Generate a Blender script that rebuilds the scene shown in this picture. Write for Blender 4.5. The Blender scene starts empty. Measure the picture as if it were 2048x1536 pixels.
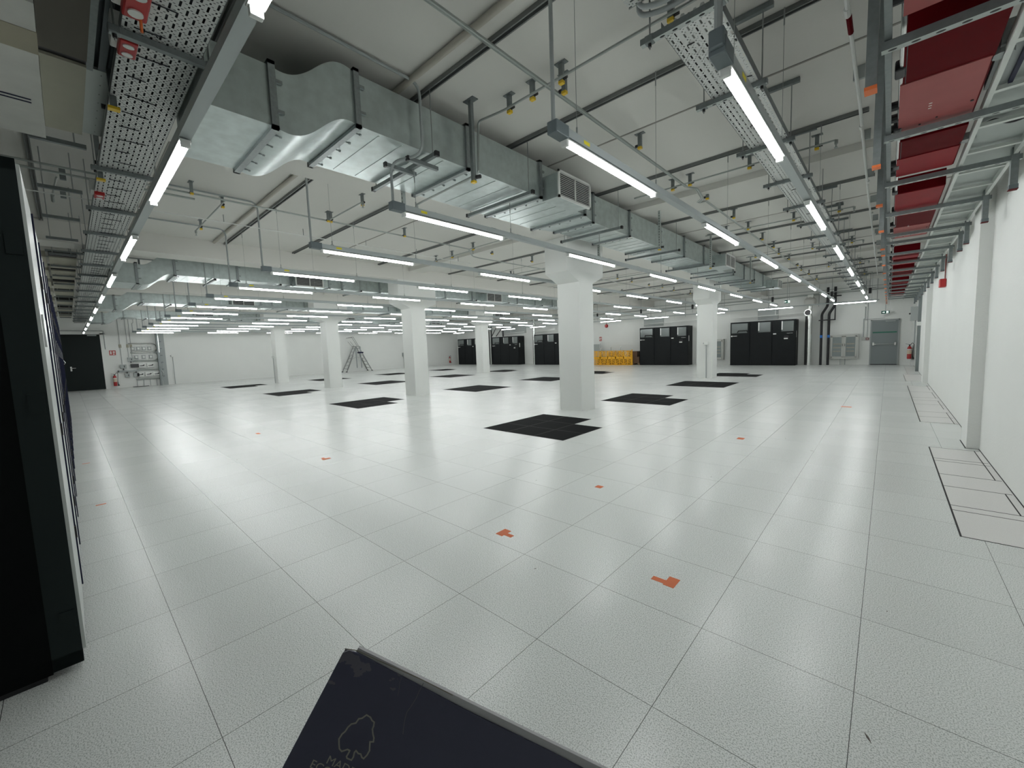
import bpy, bmesh, math, random
from mathutils import Vector, Matrix
random.seed(7)
C = bpy.context.scene
COL = C.collection
# ---------------------------------------------------------------- camera, world, exposure
cam = bpy.data.cameras.new('camera'); camo = bpy.data.objects.new('camera', cam); COL.objects.link(camo)
cam.sensor_width = 36.0; cam.lens = 815.886 / 2048 * 36; cam.clip_start = 0.02; cam.clip_end = 200
_r = Vector((0.73629363, 0.67568711, -0.03631269)); _u = Vector((-0.03429223, 0.09085598, 0.99527345)); _f = Vector((-0.67579267, 0.73156826, -0.0900675))
CAM = Vector((0.05567863, -2.07471563, 1.47108897))
M = Matrix(((_r.x, _u.x, -_f.x, CAM.x), (_r.y, _u.y, -_f.y, CAM.y), (_r.z, _u.z, -_f.z, CAM.z), (0, 0, 0, 1)))
camo.matrix_world = M
C.camera = camo
W = bpy.data.worlds.new('world'); C.world = W; W.use_nodes = True
W.node_tree.nodes['Background'].inputs[0].default_value = (0.6, 0.65, 0.65, 1)
W.node_tree.nodes['Background'].inputs[1].default_value = 0.05
C.view_settings.view_transform = 'Standard'; C.view_settings.look = 'None'
C.view_settings.exposure = 0.84; C.view_settings.gamma = 1.0; C.view_settings.use_curve_mapping = False
TUBE_POWER = 21.5
# ---------------------------------------------------------------- materials
MATS = {}
def mat(name, col, rough=0.5, metal=0.0, noise=0.0, nscale=20.0, bump=0.0, bscale=60.0, spec=0.5, emit=0.0, coat=0.0):
    if name in MATS: return MATS[name]
    m = bpy.data.materials.new(name); m.use_nodes = True; nt = m.node_tree; b = nt.nodes['Principled BSDF']
    b.inputs['Base Color'].default_value = (*col, 1); b.inputs['Roughness'].default_value = rough
    b.inputs['Metallic'].default_value = metal; b.inputs['Specular IOR Level'].default_value = spec
    b.inputs['Coat Weight'].default_value = coat
    if emit: b.inputs['Emission Color'].default_value = (*col, 1); b.inputs['Emission Strength'].default_value = emit
    if noise or bump:
        tc = nt.nodes.new('ShaderNodeTexCoord')
    if noise:
        n = nt.nodes.new('ShaderNodeTexNoise'); n.inputs['Scale'].default_value = nscale; n.inputs['Detail'].default_value = 3
        nt.links.new(tc.outputs['Object'], n.inputs['Vector'])
        r = nt.nodes.new('ShaderNodeValToRGB'); r.color_ramp.elements[0].position = 0.3; r.color_ramp.elements[1].position = 0.7
        r.color_ramp.elements[0].color = (*[c * (1 - noise) for c in col], 1); r.color_ramp.elements[1].color = (*[min(1, c * (1 + noise)) for c in col], 1)
        nt.links.new(n.outputs['Fac'], r.inputs[0]); nt.links.new(r.outputs[0], b.inputs['Base Color'])
    if bump:
        n2 = nt.nodes.new('ShaderNodeTexNoise'); n2.inputs['Scale'].default_value = bscale; n2.inputs['Detail'].default_value = 4
        nt.links.new(tc.outputs['Object'], n2.inputs['Vector'])
        bp = nt.nodes.new('ShaderNodeBump'); bp.inputs['Strength'].default_value = bump; bp.inputs['Distance'].default_value = 0.01
        nt.links.new(n2.outputs['Fac'], bp.inputs['Height']); nt.links.new(bp.outputs[0], b.inputs['Normal'])
    MATS[name] = m; return m
def mnode(nt, op, a, b=None, c=None):
    n = nt.nodes.new('ShaderNodeMath'); n.operation = op
    for i, v in enumerate((a, b, c)):
        if v is None: continue
        if isinstance(v, (int, float)): n.inputs[i].default_value = v
        else: nt.links.new(v, n.inputs[i])
    return n.outputs[0]
def floor_material():
    m = bpy.data.materials.new('white speckled raised floor'); m.use_nodes = True; nt = m.node_tree; b = nt.nodes['Principled BSDF']
    tc = nt.nodes.new('ShaderNodeTexCoord'); sx = nt.nodes.new('ShaderNodeSeparateXYZ'); nt.links.new(tc.outputs['Object'], sx.inputs[0])
    def seam(o):
        u = mnode(nt, 'MULTIPLY', o, 1 / 0.6); fr = mnode(nt, 'FRACT', u); d = mnode(nt, 'ABSOLUTE', mnode(nt, 'SUBTRACT', fr, 0.5))
        return mnode(nt, 'GREATER_THAN', d, 0.5 - 0.00125 / 0.6)
    s = mnode(nt, 'MAXIMUM', seam(sx.outputs[0]), seam(sx.outputs[1]))
    n = nt.nodes.new('ShaderNodeTexNoise'); n.inputs['Scale'].default_value = 190; n.inputs['Detail'].default_value = 2; n.inputs['Roughness'].default_value = 0.6
    nt.links.new(tc.outputs['Object'], n.inputs['Vector'])
    r = nt.nodes.new('ShaderNodeValToRGB'); e = r.color_ramp.elements
    e[0].position = 0.38; e[0].color = (0.42, 0.455, 0.43, 1); e[1].position = 0.53; e[1].color = (0.79, 0.81, 0.79, 1)
    nt.links.new(n.outputs['Fac'], r.inputs[0])
    # slight tone difference from tile to tile
    fl = nt.nodes.new('ShaderNodeVectorMath'); fl.operation = 'SCALE'; fl.inputs['Scale'].default_value = 1 / 0.6; nt.links.new(tc.outputs['Object'], fl.inputs[0])
    fl2 = nt.nodes.new('ShaderNodeVectorMath'); fl2.operation = 'FLOOR'; nt.links.new(fl.outputs[0], fl2.inputs[0])
    wn = nt.nodes.new('ShaderNodeTexWhiteNoise'); wn.noise_dimensions = '2D'; nt.links.new(fl2.outputs[0], wn.inputs['Vector'])
    mr = nt.nodes.new('ShaderNodeMapRange'); mr.inputs['To Min'].default_value = 0.975; mr.inputs['To Max'].default_value = 1.02; nt.links.new(wn.outputs['Value'], mr.inputs['Value'])
    ml = nt.nodes.new('ShaderNodeVectorMath'); ml.operation = 'SCALE'; nt.links.new(r.outputs[0], ml.inputs[0]); nt.links.new(mr.outputs[0], ml.inputs['Scale'])
    mx = nt.nodes.new('ShaderNodeMix'); mx.data_type = 'RGBA'; nt.links.new(s, mx.inputs['Factor']); nt.links.new(ml.outputs[0], mx.inputs['A']); mx.inputs['B'].default_value = (0.08, 0.085, 0.08, 1)
    nt.links.new(mx.outputs['Result'], b.inputs['Base Color'])
    rr = nt.nodes.new('ShaderNodeMapRange'); rr.inputs['To Min'].default_value = 0.235; rr.inputs['To Max'].default_value = 0.27; nt.links.new(wn.outputs['Color'], rr.inputs['Value'])
    nt.links.new(rr.outputs[0], b.inputs['Roughness']); b.inputs['Specular IOR Level'].default_value = 0.5
    return m
def tray_material(name, col, along):
    """galvanised sheet with staggered slots and dots punched through"""
    m = bpy.data.materials.new(name); m.use_nodes = True; nt = m.node_tree; b = nt.nodes['Principled BSDF']
    b.inputs['Base Color'].default_value = (*col, 1); b.inputs['Metallic'].default_value = 0.35; b.inputs['Roughness'].default_value = 0.5
    tc = nt.nodes.new('ShaderNodeTexCoord'); sx = nt.nodes.new('ShaderNodeSeparateXYZ'); nt.links.new(tc.outputs['Object'], sx.inputs[0])
    u, v = (sx.outputs[0], sx.outputs[1]) if along == 'X' else (sx.outputs[1], sx.outputs[0])
    PV = 0.040; PU = 0.115 if along == 'X' else 0.10
    vv = mnode(nt, 'MULTIPLY', v, 1 / PV); row = mnode(nt, 'FLOOR', vv); fv = mnode(nt, 'ABSOLUTE', mnode(nt, 'SUBTRACT', mnode(nt, 'FRACT', vv), 0.5))
    st = mnode(nt, 'MULTIPLY', mnode(nt, 'PINGPONG', row, 1.0), 0.5)
    uu = mnode(nt, 'ADD', mnode(nt, 'MULTIPLY', u, 1 / PU), st); fu = mnode(nt, 'ABSOLUTE', mnode(nt, 'SUBTRACT', mnode(nt, 'FRACT', uu), 0.5))
    slot = mnode(nt, 'MULTIPLY', mnode(nt, 'LESS_THAN', fu, 0.22), mnode(nt, 'LESS_THAN', fv, 0.15))
    dot = mnode(nt, 'MULTIPLY', mnode(nt, 'GREATER_THAN', fu, 0.44), mnode(nt, 'LESS_THAN', fv, 0.12))
    cross = mnode(nt, 'MULTIPLY', mnode(nt, 'GREATER_THAN', fv, 0.22), mnode(nt, 'LESS_THAN', mnode(nt, 'ABSOLUTE', mnode(nt, 'SUBTRACT', fu, 0.33)), 0.022))
    hole = mnode(nt, 'MAXIMUM', mnode(nt, 'MAXIMUM', slot, dot), cross)
    tr = nt.nodes.new('ShaderNodeBsdfTransparent'); mx = nt.nodes.new('ShaderNodeMixShader'); nt.links.new(hole, mx.inputs[0])
    nt.links.new(b.outputs[0], mx.inputs[1]); nt.links.new(tr.outputs[0], mx.inputs[2]); nt.links.new(mx.outputs[0], nt.nodes['Material Output'].inputs['Surface'])
    return m
def slot_steel(name, pitch, hw, hv, along):
    """strut channel face with a row of punched black slots (dark inside of the channel)"""
    m = bpy.data.materials.new(name); m.use_nodes = True; nt = m.node_tree; b = nt.nodes['Principled BSDF']
    b.inputs['Metallic'].default_value = 0.4; b.inputs['Roughness'].default_value = 0.45
    tc = nt.nodes.new('ShaderNodeTexCoord'); sx = nt.nodes.new('ShaderNodeSeparateXYZ'); nt.links.new(tc.outputs['Object'], sx.inputs[0])
    u, v = {'X': (sx.outputs[0], sx.outputs[1]), 'Y': (sx.outputs[1], sx.outputs[0]), 'Z': (sx.outputs[2], sx.outputs[0])}[along]
    fu = mnode(nt, 'ABSOLUTE', mnode(nt, 'SUBTRACT', mnode(nt, 'FRACT', mnode(nt, 'MULTIPLY', u, 1 / pitch)), 0.5))
    a = mnode(nt, 'MULTIPLY', fu, pitch / hw); c = mnode(nt, 'MULTIPLY', v, 1 / hv)
    rr = mnode(nt, 'ADD', mnode(nt, 'MULTIPLY', a, a), mnode(nt, 'MULTIPLY', c, c)); hole = mnode(nt, 'LESS_THAN', rr, 1.0)
    mx = nt.nodes.new('ShaderNodeMix'); mx.data_type = 'RGBA'; nt.links.new(hole, mx.inputs['Factor']); mx.inputs['A'].default_value = (0.42, 0.46, 0.44, 1); mx.inputs['B'].default_value = (0.01, 0.01, 0.01, 1)
    nt.links.new(mx.outputs['Result'], b.inputs['Base Color']); return m
WALL = mat('white painted plaster', (0.72, 0.735, 0.71), 0.7, bump=0.25, bscale=45, noise=0.01, nscale=1.5, spec=0.25)
CEIL = mat('matt white ceiling paint', (0.67, 0.665, 0.625), 0.85, bump=0.1, bscale=20, noise=0.015, nscale=0.8, spec=0.15)
FLOOR = floor_material()
GALV = mat('galvanised duct sheet', (0.50, 0.56, 0.55), 0.33, 0.75, noise=0.10, nscale=9, bump=0.05, bscale=8)
GALVD = mat('galvanised flange steel', (0.30, 0.33, 0.33), 0.4, 0.8, noise=0.08, nscale=40)
STEEL = mat('zinc strut steel', (0.21, 0.235, 0.235), 0.45, 0.5, noise=0.08, nscale=30)
CHAN = mat('ceiling channel steel', (0.19, 0.20, 0.195), 0.5, 0.4, noise=0.06, nscale=20)
PIPE = mat('stainless pipe', (0.36, 0.39, 0.37), 0.35, 0.6)
RAILM = mat('grey lighting rail paint', (0.40, 0.44, 0.44), 0.4, 0.15)
DGREY = mat('dark grey plastic', (0.13, 0.16, 0.17), 0.45)
BLACK = mat('black plastic', (0.012, 0.012, 0.014), 0.4)
YEL = mat('yellow end cap', (0.75, 0.5, 0.02), 0.4)
ORG = mat('orange end cap', (0.75, 0.17, 0.04), 0.45)
RED = mat('red lacquered steel', (0.11, 0.004, 0.007), 0.5, 0.0, noise=0.08, nscale=6, spec=0.03)
REDM = mat('mid red sheen patch', (0.26, 0.018, 0.024), 0.5, noise=0.06, nscale=5, spec=0.1)  # brighter stretch of the same red paint, sheen put into the colour
REDP = mat('pale red sheen patch', (0.34, 0.085, 0.08), 0.5, noise=0.05, nscale=5, spec=0.3)  # bright reflection on the glossy red boxes, painted as a paler red
TUBE = mat('lit tube diffuser', (0.965, 0.99, 0.99), 0.4, emit=TUBE_POWER)
WHITEP = mat('white plastic', (0.72, 0.74, 0.71), 0.4)
OFFW = mat('cream board', (0.42, 0.41, 0.33), 0.8, noise=0.04, nscale=4)
BOARD = mat('pale fire board', (0.55, 0.56, 0.52), 0.8, noise=0.05, nscale=5)
TANB = mat('tan board strip', (0.34, 0.32, 0.24), 0.8)
GREYP = mat('grey painted steel', (0.33, 0.36, 0.355), 0.5)
CRACB = mat('black cabinet paint', (0.009, 0.011, 0.012), 0.5, noise=0.1, nscale=3, spec=0.2)
RACKB = mat('black rack side panel', (0.003, 0.004, 0.004), 0.6, spec=0.08)
RACKF = mat('dark green-grey rack frame', (0.008, 0.014, 0.0135), 0.55, spec=0.2)
RACKD = mat('light grey rack door', (0.47, 0.50, 0.48), 0.35, 0.3)
NAVY = mat('navy door edge', (0.008, 0.010, 0.035), 0.5, spec=0.2)
GLASS = mat('smoked grey window', (0.17, 0.19, 0.185), 0.12, 0.2)
FOIL = mat('silver foil insulation', (0.72, 0.74, 0.72), 0.25, 0.9, bump=0.9, bscale=14)
BLUE = mat('blue tape band', (0.02, 0.16, 0.55), 0.5)
DOORG = mat('grey fire door paint', (0.20, 0.225, 0.23), 0.45)
DOORK = mat('dark green-black door', (0.008, 0.013, 0.012), 0.6, spec=0.2)
CHROME = mat('brushed chrome', (0.62, 0.63, 0.62), 0.25, 0.9)
YPLAS = mat('yellow barrier plastic', (0.85, 0.42, 0.01), 0.4)
CARD = mat('brown cardboard', (0.13, 0.075, 0.045), 0.8)
WOOD = mat('pallet wood', (0.28, 0.19, 0.11), 0.8, noise=0.2, nscale=20)
TAPE = mat('orange floor tape', (0.62, 0.14, 0.04), 0.6)
GREEN = mat('green sign face', (0.0, 0.10, 0.07), 0.4)
ALU = mat('ladder aluminium', (0.30, 0.31, 0.30), 0.4, 0.6)
WIRE = mat('thin steel wire', (0.32, 0.34, 0.33), 0.4, 0.5)
TILEB = mat('black perforated floor tile', (0.006, 0.0065, 0.007), 0.75, noise=0.3, nscale=160, spec=0.06)
RIM = mat('grey tile edge trim', (0.022, 0.024, 0.024), 0.6, spec=0.1)
DARKC = mat('dark cable bundle', (0.012, 0.013, 0.02), 0.6)
LCONC = mat('light cable', (0.5, 0.52, 0.5), 0.5)
TRAYX = tray_material('perforated tray along X', (0.55, 0.57, 0.55), 'X')
TRAYY = tray_material('perforated tray along Y', (0.62, 0.64, 0.62), 'Y')
ARMH = slot_steel('strut with oval holes', 0.083, 0.017, 0.009, 'X')
POSTH = slot_steel('post with slots', 0.05, 0.014, 0.006, 'Z')
# ---------------------------------------------------------------- mesh helpers
class MB:
    def __init__(s): s.v = []; s.f = []; s.m = []; s.mi = 0
    def box(s, x0, x1, y0, y1, z0, z1):
        if x0 > x1: x0, x1 = x1, x0
        if y0 > y1: y0, y1 = y1, y0
        if z0 > z1: z0, z1 = z1, z0
        n = len(s.v)
        s.v += [(x0, y0, z0), (x1, y0, z0), (x1, y1, z0), (x0, y1, z0), (x0, y0, z1), (x1, y0, z1), (x1, y1, z1), (x0, y1, z1)]
        s.f += [[n + i for i in q] for q in ((3, 2, 1, 0), (4, 5, 6, 7), (0, 1, 5, 4), (1, 2, 6, 5), (2, 3, 7, 6), (3, 0, 4, 7))]; s.m += [s.mi] * 6
        return s
    def tube(s, pts, r, n=8, fillet=0.0, cap=True):
        P = [Vector(p) for p in pts]
        if fillet and len(P) > 2:
            Q = [P[0]]
            for i in range(1, len(P) - 1):
                a, b, c = P[i - 1], P[i], P[i + 1]; d1 = (a - b); d2 = (c - b); fl = min(fillet, d1.length * .45, d2.length * .45)
                p1 = b + d1.normalized() * fl; p2 = b + d2.normalized() * fl
                for k in range(6):
                    t = k / 5; Q.append(p1 * (1 - t) ** 2 + b * 2 * t * (1 - t) + p2 * t * t)
            Q.append(P[-1]); P = Q
        base = len(s.v); prev = None
        for i, p in enumerate(P):
            if i == 0: d = P[1] - P[0]
            elif i == len(P) - 1: d = P[-1] - P[-2]
            else: d = (P[i + 1] - p).normalized() + (p - P[i - 1]).normalized()
            d.normalize()
            if prev is None: a = d.orthogonal().normalized()
            else:
                a = prev - d * prev.dot(d)
                a = a.normalized() if a.length > 1e-5 else d.orthogonal().normalized()
            prev = a; b = d.cross(a); rr = r[i] if isinstance(r, (list, tuple)) else r
            for k in range(n):
                t = 2 * math.pi * k / n; s.v.append(tuple(p + (a * math.cos(t) + b * math.sin(t)) * rr))
        L = len(P)
        for i in range(L - 1):
            for k in range(n):
                k2 = (k + 1) % n; s.f.append([base + i * n + k, base + i * n + k2, base + (i + 1) * n + k2, base + (i + 1) * n + k]); s.m.append(s.mi)
        if cap:
            s.f.append([base + k for k in range(n)][::-1]); s.f.append([base + (L - 1) * n + k for k in range(n)]); s.m += [s.mi] * 2
        return s
    def bar(s, p, q, w, h, up=(0, 0, 1)):
        p = Vector(p); q = Vector(q); d = (q - p).normalized(); up = Vector(up)
        if abs(d.dot(up)) > .98: up = Vector((1, 0, 0))
        a = d.cross(up).normalized(); b = a.cross(d).normalized(); n = len(s.v)
        for e in (p, q):
            for x, y in ((-1, -1), (1, -1), (1, 1), (-1, 1)): s.v.append(tuple(e + a * (x * w / 2) + b * (y * h / 2)))
        s.f += [[n + i for i in t] for t in ((3, 2, 1, 0), (4, 5, 6, 7), (0, 1, 5, 4), (1, 2, 6, 5), (2, 3, 7, 6), (3, 0, 4, 7))]; s.m += [s.mi] * 6
        return s
    def prism(s, poly, axis, a, b):
        """extrude a 2-D polygon along axis from a to b; poly gives the other two coordinates in XYZ order"""
        n = len(poly); base = len(s.v)
        for t in (a, b):
            for (u, w) in poly:
                s.v.append({'X': (t, u, w), 'Y': (u, t, w), 'Z': (u, w, t)}[axis])
        s.f.append([base + i for i in range(n)]); s.f.append([base + n + i for i in range(n)][::-1]); s.m += [s.mi] * 2
        for i in range(n):
            j = (i + 1) % n; s.f.append([base + i, base + n + i, base + n + j, base + j]); s.m.append(s.mi)
        return s
    def quad(s, *pts):
        n = len(s.v); s.v += [tuple(p) for p in pts]; s.f.append(list(range(n, n + len(pts)))); s.m.append(s.mi); return s
    def build(s, name, m, parent=None, loc=None, bevel=0.0, smooth=False):
        me = bpy.data.meshes.new(name); me.from_pydata(s.v, [], s.f)
        for x in (m if isinstance(m, (list, tuple)) else [m]): me.materials.append(x)
        for i, p in enumerate(me.polygons): p.material_index = s.m[i]
        bm = bmesh.new(); bm.from_mesh(me); bmesh.ops.recalc_face_normals(bm, faces=bm.faces)
        bm.to_mesh(me); bm.free()
        if smooth:
            for p in me.polygons: p.use_smooth = True
            try: me.set_sharp_from_angle(angle=math.radians(40))
            except Exception: pass
        o = bpy.data.objects.new(name, me); COL.objects.link(o)
        if parent: o.parent = parent
        if loc: o.location = loc
        if bevel:
            b = o.modifiers.new('bevel', 'BEVEL'); b.width = bevel; b.segments = 2; b.limit_method = 'ANGLE'
        return o
LABELS = {}
def tag(o, label, cat, group=None, kind=None):
    o['label'] = label; o['category'] = cat
    if group: o['group'] = group
    o['kind'] = kind or 'thing'
    LABELS.setdefault(label, []).append(o.name); return o
def thing(name, label, cat, loc=(0, 0, 0), group=None, rz=0):
    o = bpy.data.objects.new(name, None); COL.objects.link(o); o.location = loc; o.rotation_euler = (0, 0, rz); o.empty_display_size = .1
    return tag(o, label, cat, group)
def struct(name, mb, m, **k):
    o = mb.build(name, m, **k); o['kind'] = 'structure'; return o
def dup(root, loc, label, rz=None, skip=()):
    r = root.copy(); COL.objects.link(r); r.location = loc; r['label'] = label; LABELS.setdefault(label, []).append(r.name)
    if rz is not None: r.rotation_euler = (0, 0, rz)
    for ch in list(root.children):
        if ch.name.split('.')[0] in skip: continue
        c = ch.copy(); COL.objects.link(c); c.parent = r
        for g in list(ch.children):
            d = g.copy(); COL.objects.link(d); d.parent = c
    return r
ORD = ['first', 'second', 'third', 'fourth', 'fifth', 'sixth', 'seventh', 'eighth', 'ninth', 'tenth', 'eleventh', 'twelfth', 'thirteenth', 'fourteenth', 'fifteenth', 'sixteenth', 'seventeenth', 'eighteenth', 'nineteenth', 'twentieth']
# ---------------------------------------------------------------- room shell
XR, XL, YF, YB, ZC = 0.93, -31.2, 24.0, -8.0, 4.08
struct('floor', MB().box(XL - .2, XR + .2, YB - .2, YF + .2, -.1, 0), FLOOR)
struct('ceiling', MB().box(XL - .2, XR + .2, YB - .2, YF + .2, ZC, ZC + .1), CEIL)
w = MB().box(XR, XR + .2, YB, YF, 0, ZC)
for y in (-3.6, 5.46, 14.6, 23.5): w.box(XR - .11, XR, y, y + .51, 0, ZC)
struct('wall_right', w, WALL)
w = MB().box(XL - .2, XL, YB, YF, 0, ZC)
struct('wall_left', w, WALL)
struct('wall_far', MB().box(XL - .2, XR + .2, YF, YF + .2, 0, ZC), WALL)
struct('wall_back', MB().box(XL - .2, XR + .2, YB - .2, YB, 0, ZC), WALL)
BX = [-5.16, -11.5, -17.9, -24.3]      # column and beam lines
n = 0
for bx in BX:
    n += 1; struct('trim_%d' % n, MB().box(bx - .29, bx + .29, YB, YF, 3.70, ZC), CEIL)
for y in (-3.35, 5.76, 14.86):             # shallow cross beams on the column lines
    n += 1; struct('trim_%d' % n, MB().box(XL, XR, y - .26, y + .26, 3.98, ZC), CEIL)
cj = MB()                               # ceiling board joints
for y in (2.93, 8.35, 12.7, 18.0, 21.2, -1.0): cj.box(XL, XR, y - .012, y + .012, ZC - .006, ZC)
n += 1; struct('trim_%d' % n, cj, mat('joint shadow gap', (0.30, 0.29, 0.26), 0.9))
# dark joints round the cut floor panels along the right wall
PANEL = mat('cut floor panel laminate', (0.72, 0.71, 0.69), 0.28, noise=0.07, nscale=190)
n += 1; struct('trim_%d' % n, MB().box(.487, XR, 2.15, 5.31, 0, .0009).box(.487, XR, 7.35, 13.66, 0, .0009).box(.487, XR, 15.24, 17.97, 0, .0009), PANEL)
j = MB()
def jl(x0, y0, x1, y1, wd=.006): j.box(min(x0, x1) - wd / 2, max(x0, x1) + wd / 2, min(y0, y1) - wd / 2, max(y0, y1) + wd / 2, 0.0, 0.002)
for (a, b, c) in ((2.15, 5.31, .011), (7.35, 13.7, .012), (15.2, 18.0, .012)): jl(.487, a, .487, b, c)
for y in (2.15, 2.76, 2.89, 3.49, 3.95, 4.56, 4.68, 5.31, 7.35, 7.97, 8.6, 9.69, 10.37, 10.9, 12.1, 13.66, 15.24, 17.97): jl(.487, y, .91, y, .007)
for (a, b) in ((2.2, 2.76), (2.89, 3.49), (3.95, 5.3), (7.34, 8.61), (9.06, 10.37), (10.87, 12.03), (12.61, 13.86)): jl(.872, a, .872, b, .008)
jl(.926, YB, .926, 5.46, .008); jl(.926, 5.97, .926, 14.6, .008); jl(.815, 5.45, .815, 5.98, .01); jl(.81, 5.45, .93, 5.45, .01)
jl(.925, 15.1, .925, 23.5, .008)
n += 1; struct('trim_%d' % n, j, mat('dark floor joint', (0.02, 0.02, 0.02), 0.7))
# columns with flared heads
def column(cx, cy, label):
    m = MB(); a = .29
    m.box(cx - a, cx + a, cy - .27, cy + .27, 0, 2.82)
    m.prism([(cy - .27, 2.82), (cy + .27, 2.82), (cy + .72, 3.0), (cy + .72, 3.70), (cy - .70, 3.70), (cy - .70, 3.0)], 'X', cx - a, cx + a)
    return tag(m.build('column', WALL), label, 'column', 'white concrete columns')
column(BX[0], 5.77, 'white square concrete column with flared head, nearest and widest in view')
column(BX[1], 5.77, 'white concrete column with flared head, one left of the nearest column')
column(BX[2], 5.77, 'white concrete column just left of the step ladder')
column(BX[3], 5.77, 'leftmost white concrete column, standing before the far left wall')
column(BX[0], 14.86, 'white column carrying a small switch box and conduit, near the black cabinets')
column(BX[1], 14.86, 'white column in the second line hidden behind the nearest column')
column(BX[2], 14.86, 'slim looking white column standing before the far black cooling cabinets')
column(BX[3], 14.86, 'white column in the second line hidden behind the column left of the middle')
# ---------------------------------------------------------------- lighting rows
STRIPY = [0.61, 2.07, 4.45, 7.10, 9.50, 11.45, 13.85, 16.90, 19.3]
def make_tube():
    t = thing('light_tube', 'x', 'light tube', (0, 0, 0), 'lit light tubes on the hanging rails')
    m = MB(); prof = [(-.018, .026), (-.020, .012), (-.013, .001), (0, -.004), (.013, .001), (.020, .012), (.018, .026)]
    m.prism([(x, z) for x, z in prof], 'Y', .03, 1.49); d = m.build('diffuser', TUBE, t, smooth=True)
    for y in (0.0, 1.49): MB().box(-.026, .026, y, y + .03, -.010, .032).build('end_cap', WHITEP, t, bevel=.004)
    s = MB().box(-.033, .033, .0, 1.52, .026, .036).build('reflector', WHITEP, t)
    return t
tube0 = make_tube(); tube_used = [False]
def place_tube(loc, label, rz=0.0):
    if not tube_used[0]:
        tube0.location = loc; tube0.rotation_euler = (0, 0, rz); tube0['label'] = label; LABELS.pop('x'); LABELS.setdefault(label, []).append(tube0.name); tube_used[0] = True
        return tube0
    return dup(tube0, loc, label, rz)
ROWX = [-0.64] + [-1.69 - 2.06 * i for i in range(14)]
ZT = 2.888
ROWN = ['the rail beside the right wall', 'the second rail from the right wall'] + ['the %s rail from the right wall' % ORD[i] for i in range(2, 15)]
for ri, x in enumerate(ROWX):
    y0 = .31; yend = 20.05
    r = thing('light_rail', 'long grey hanging light rail, %s' % ROWN[ri].replace('the ', '', 1), 'light rail', (x, y0, 2.965), 'grey light rails hung below the ceiling')
    cuts = [(.14, yend - y0)]
    if min(abs(x - b_) for b_ in BX) < .36: cuts = [(.14, 5.0 - y0), (6.52 - y0, 14.1 - y0), (15.62 - y0, yend - y0)]
    for ca, cb in cuts: MB().box(-.034, .034, ca, cb, -.03, .03).box(-.012, .012, ca, cb, .03, .036).build('rail', RAILM, r)
    e = MB().box(-.042, .042, .0, .15, -.045, .04).build('end_box', DGREY, r, bevel=.006)
    if ri == 0: MB().box(-.038, .038, -.02, .05, -.02, .075).build('gland_box', DGREY, r, bevel=.01)
    MB().box(.034, .0352, .35, .43, -.012, .014).build('yellow_sticker', mat('yellow sticker', (.75, .65, .02), .5), r)
    # conduit down from the ceiling
    hz = ZC - 2.965
    if ri == 2: pts = [(.36, -2.34, hz - .03), (.36, .17, hz - .03), (.36, .17, .43), (.0, .03, .43), (.0, .03, .04)]
    elif ri == 14: pts = [(.6, -1.0, hz - .03), (.6, .02, hz - .03), (.6, .02, .42), (0, .02, .42), (0, .02, .04)]
    elif ri in (0, 1): pts = [(0, .02, hz), (0, .02, .04)]
    else: pts = [(0, -1.2, hz - .03), (0, .02, hz - .03), (0, .02, .04)]
    MB().tube(pts, .021 if ri == 0 else .014, 8, fillet=.12).build('conduit', GREYP, r, smooth=True)
    wy = [.62, 2.13 if ri == 2 else 2.02] + STRIPY[2:]; hw = .44 if ri in (2, 14) else hz
    for k, yy in enumerate(wy):
        wm = MB().tube([(0, yy - y0, .03), (0, yy - y0, hw - .03)], .0022, 4)
        wm.tube([(0, yy - y0, .03), (0, yy - y0, .10)], .007, 6); wm.box(-.01, .01, yy - y0 - .02, yy - y0 + .02, .028, .045)
        wm.tube([(0, yy - y0, hw - .14), (0, yy - y0, hw - .01)], .006, 5)
        wm.build('suspension_wire', WIRE, r)
    for k in range(7):
        lab = 'lit tube, %s from the near end of %s' % (ORD[k], ROWN[ri])
        place_tube((x, .45 + 3.0 * k, ZT), lab)
# row along the racks (runs along X)
r = thing('light_rail', 'long grey hanging light rail beside the slotted tray above the racks', 'light rail', (.3, -1.41, 2.965), 'grey light rails hung below the ceiling')
MB().box(-30.4, 0, -.034, .034, -.03, .03).build('rail', RAILM, r)
for k in range(11):
    xx = -1.95 - 3.0 * k
    if xx < -29.5: break
    MB().tube([(xx, 0, .03), (xx, 0, ZC - 2.965)], .0022, 4).build('suspension_wire', WIRE, r)
    place_tube((-.43 - 3.0 * k, -1.41, ZT), 'lit tube, %s from the near end of the rail along the racks' % ORD[k], math.pi / 2)
# row along the far wall (runs along X)
r = thing('light_rail', 'grey hanging light rail running along the far wall before the cooling cabinets', 'light rail', (-.3, 22.2, 2.965), 'grey light rails hung below the ceiling')
MB().box(-30, 0.0, -.025, .025, -.03, .02).build('rail', RAILM, r)
for k in range(10): MB().tube([(-.25 - 3.06 * k, 0, .02), (-.25 - 3.06 * k, 0, ZC - 2.965)], .006, 5).build('hanger_rod', WIRE, r)
for k in range(10): place_tube((-.37 - 3.06 * k, 22.2, ZT + .01), 'lit tube, %s from the right on the rail along the far wall' % ORD[k], math.pi / 2)
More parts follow.
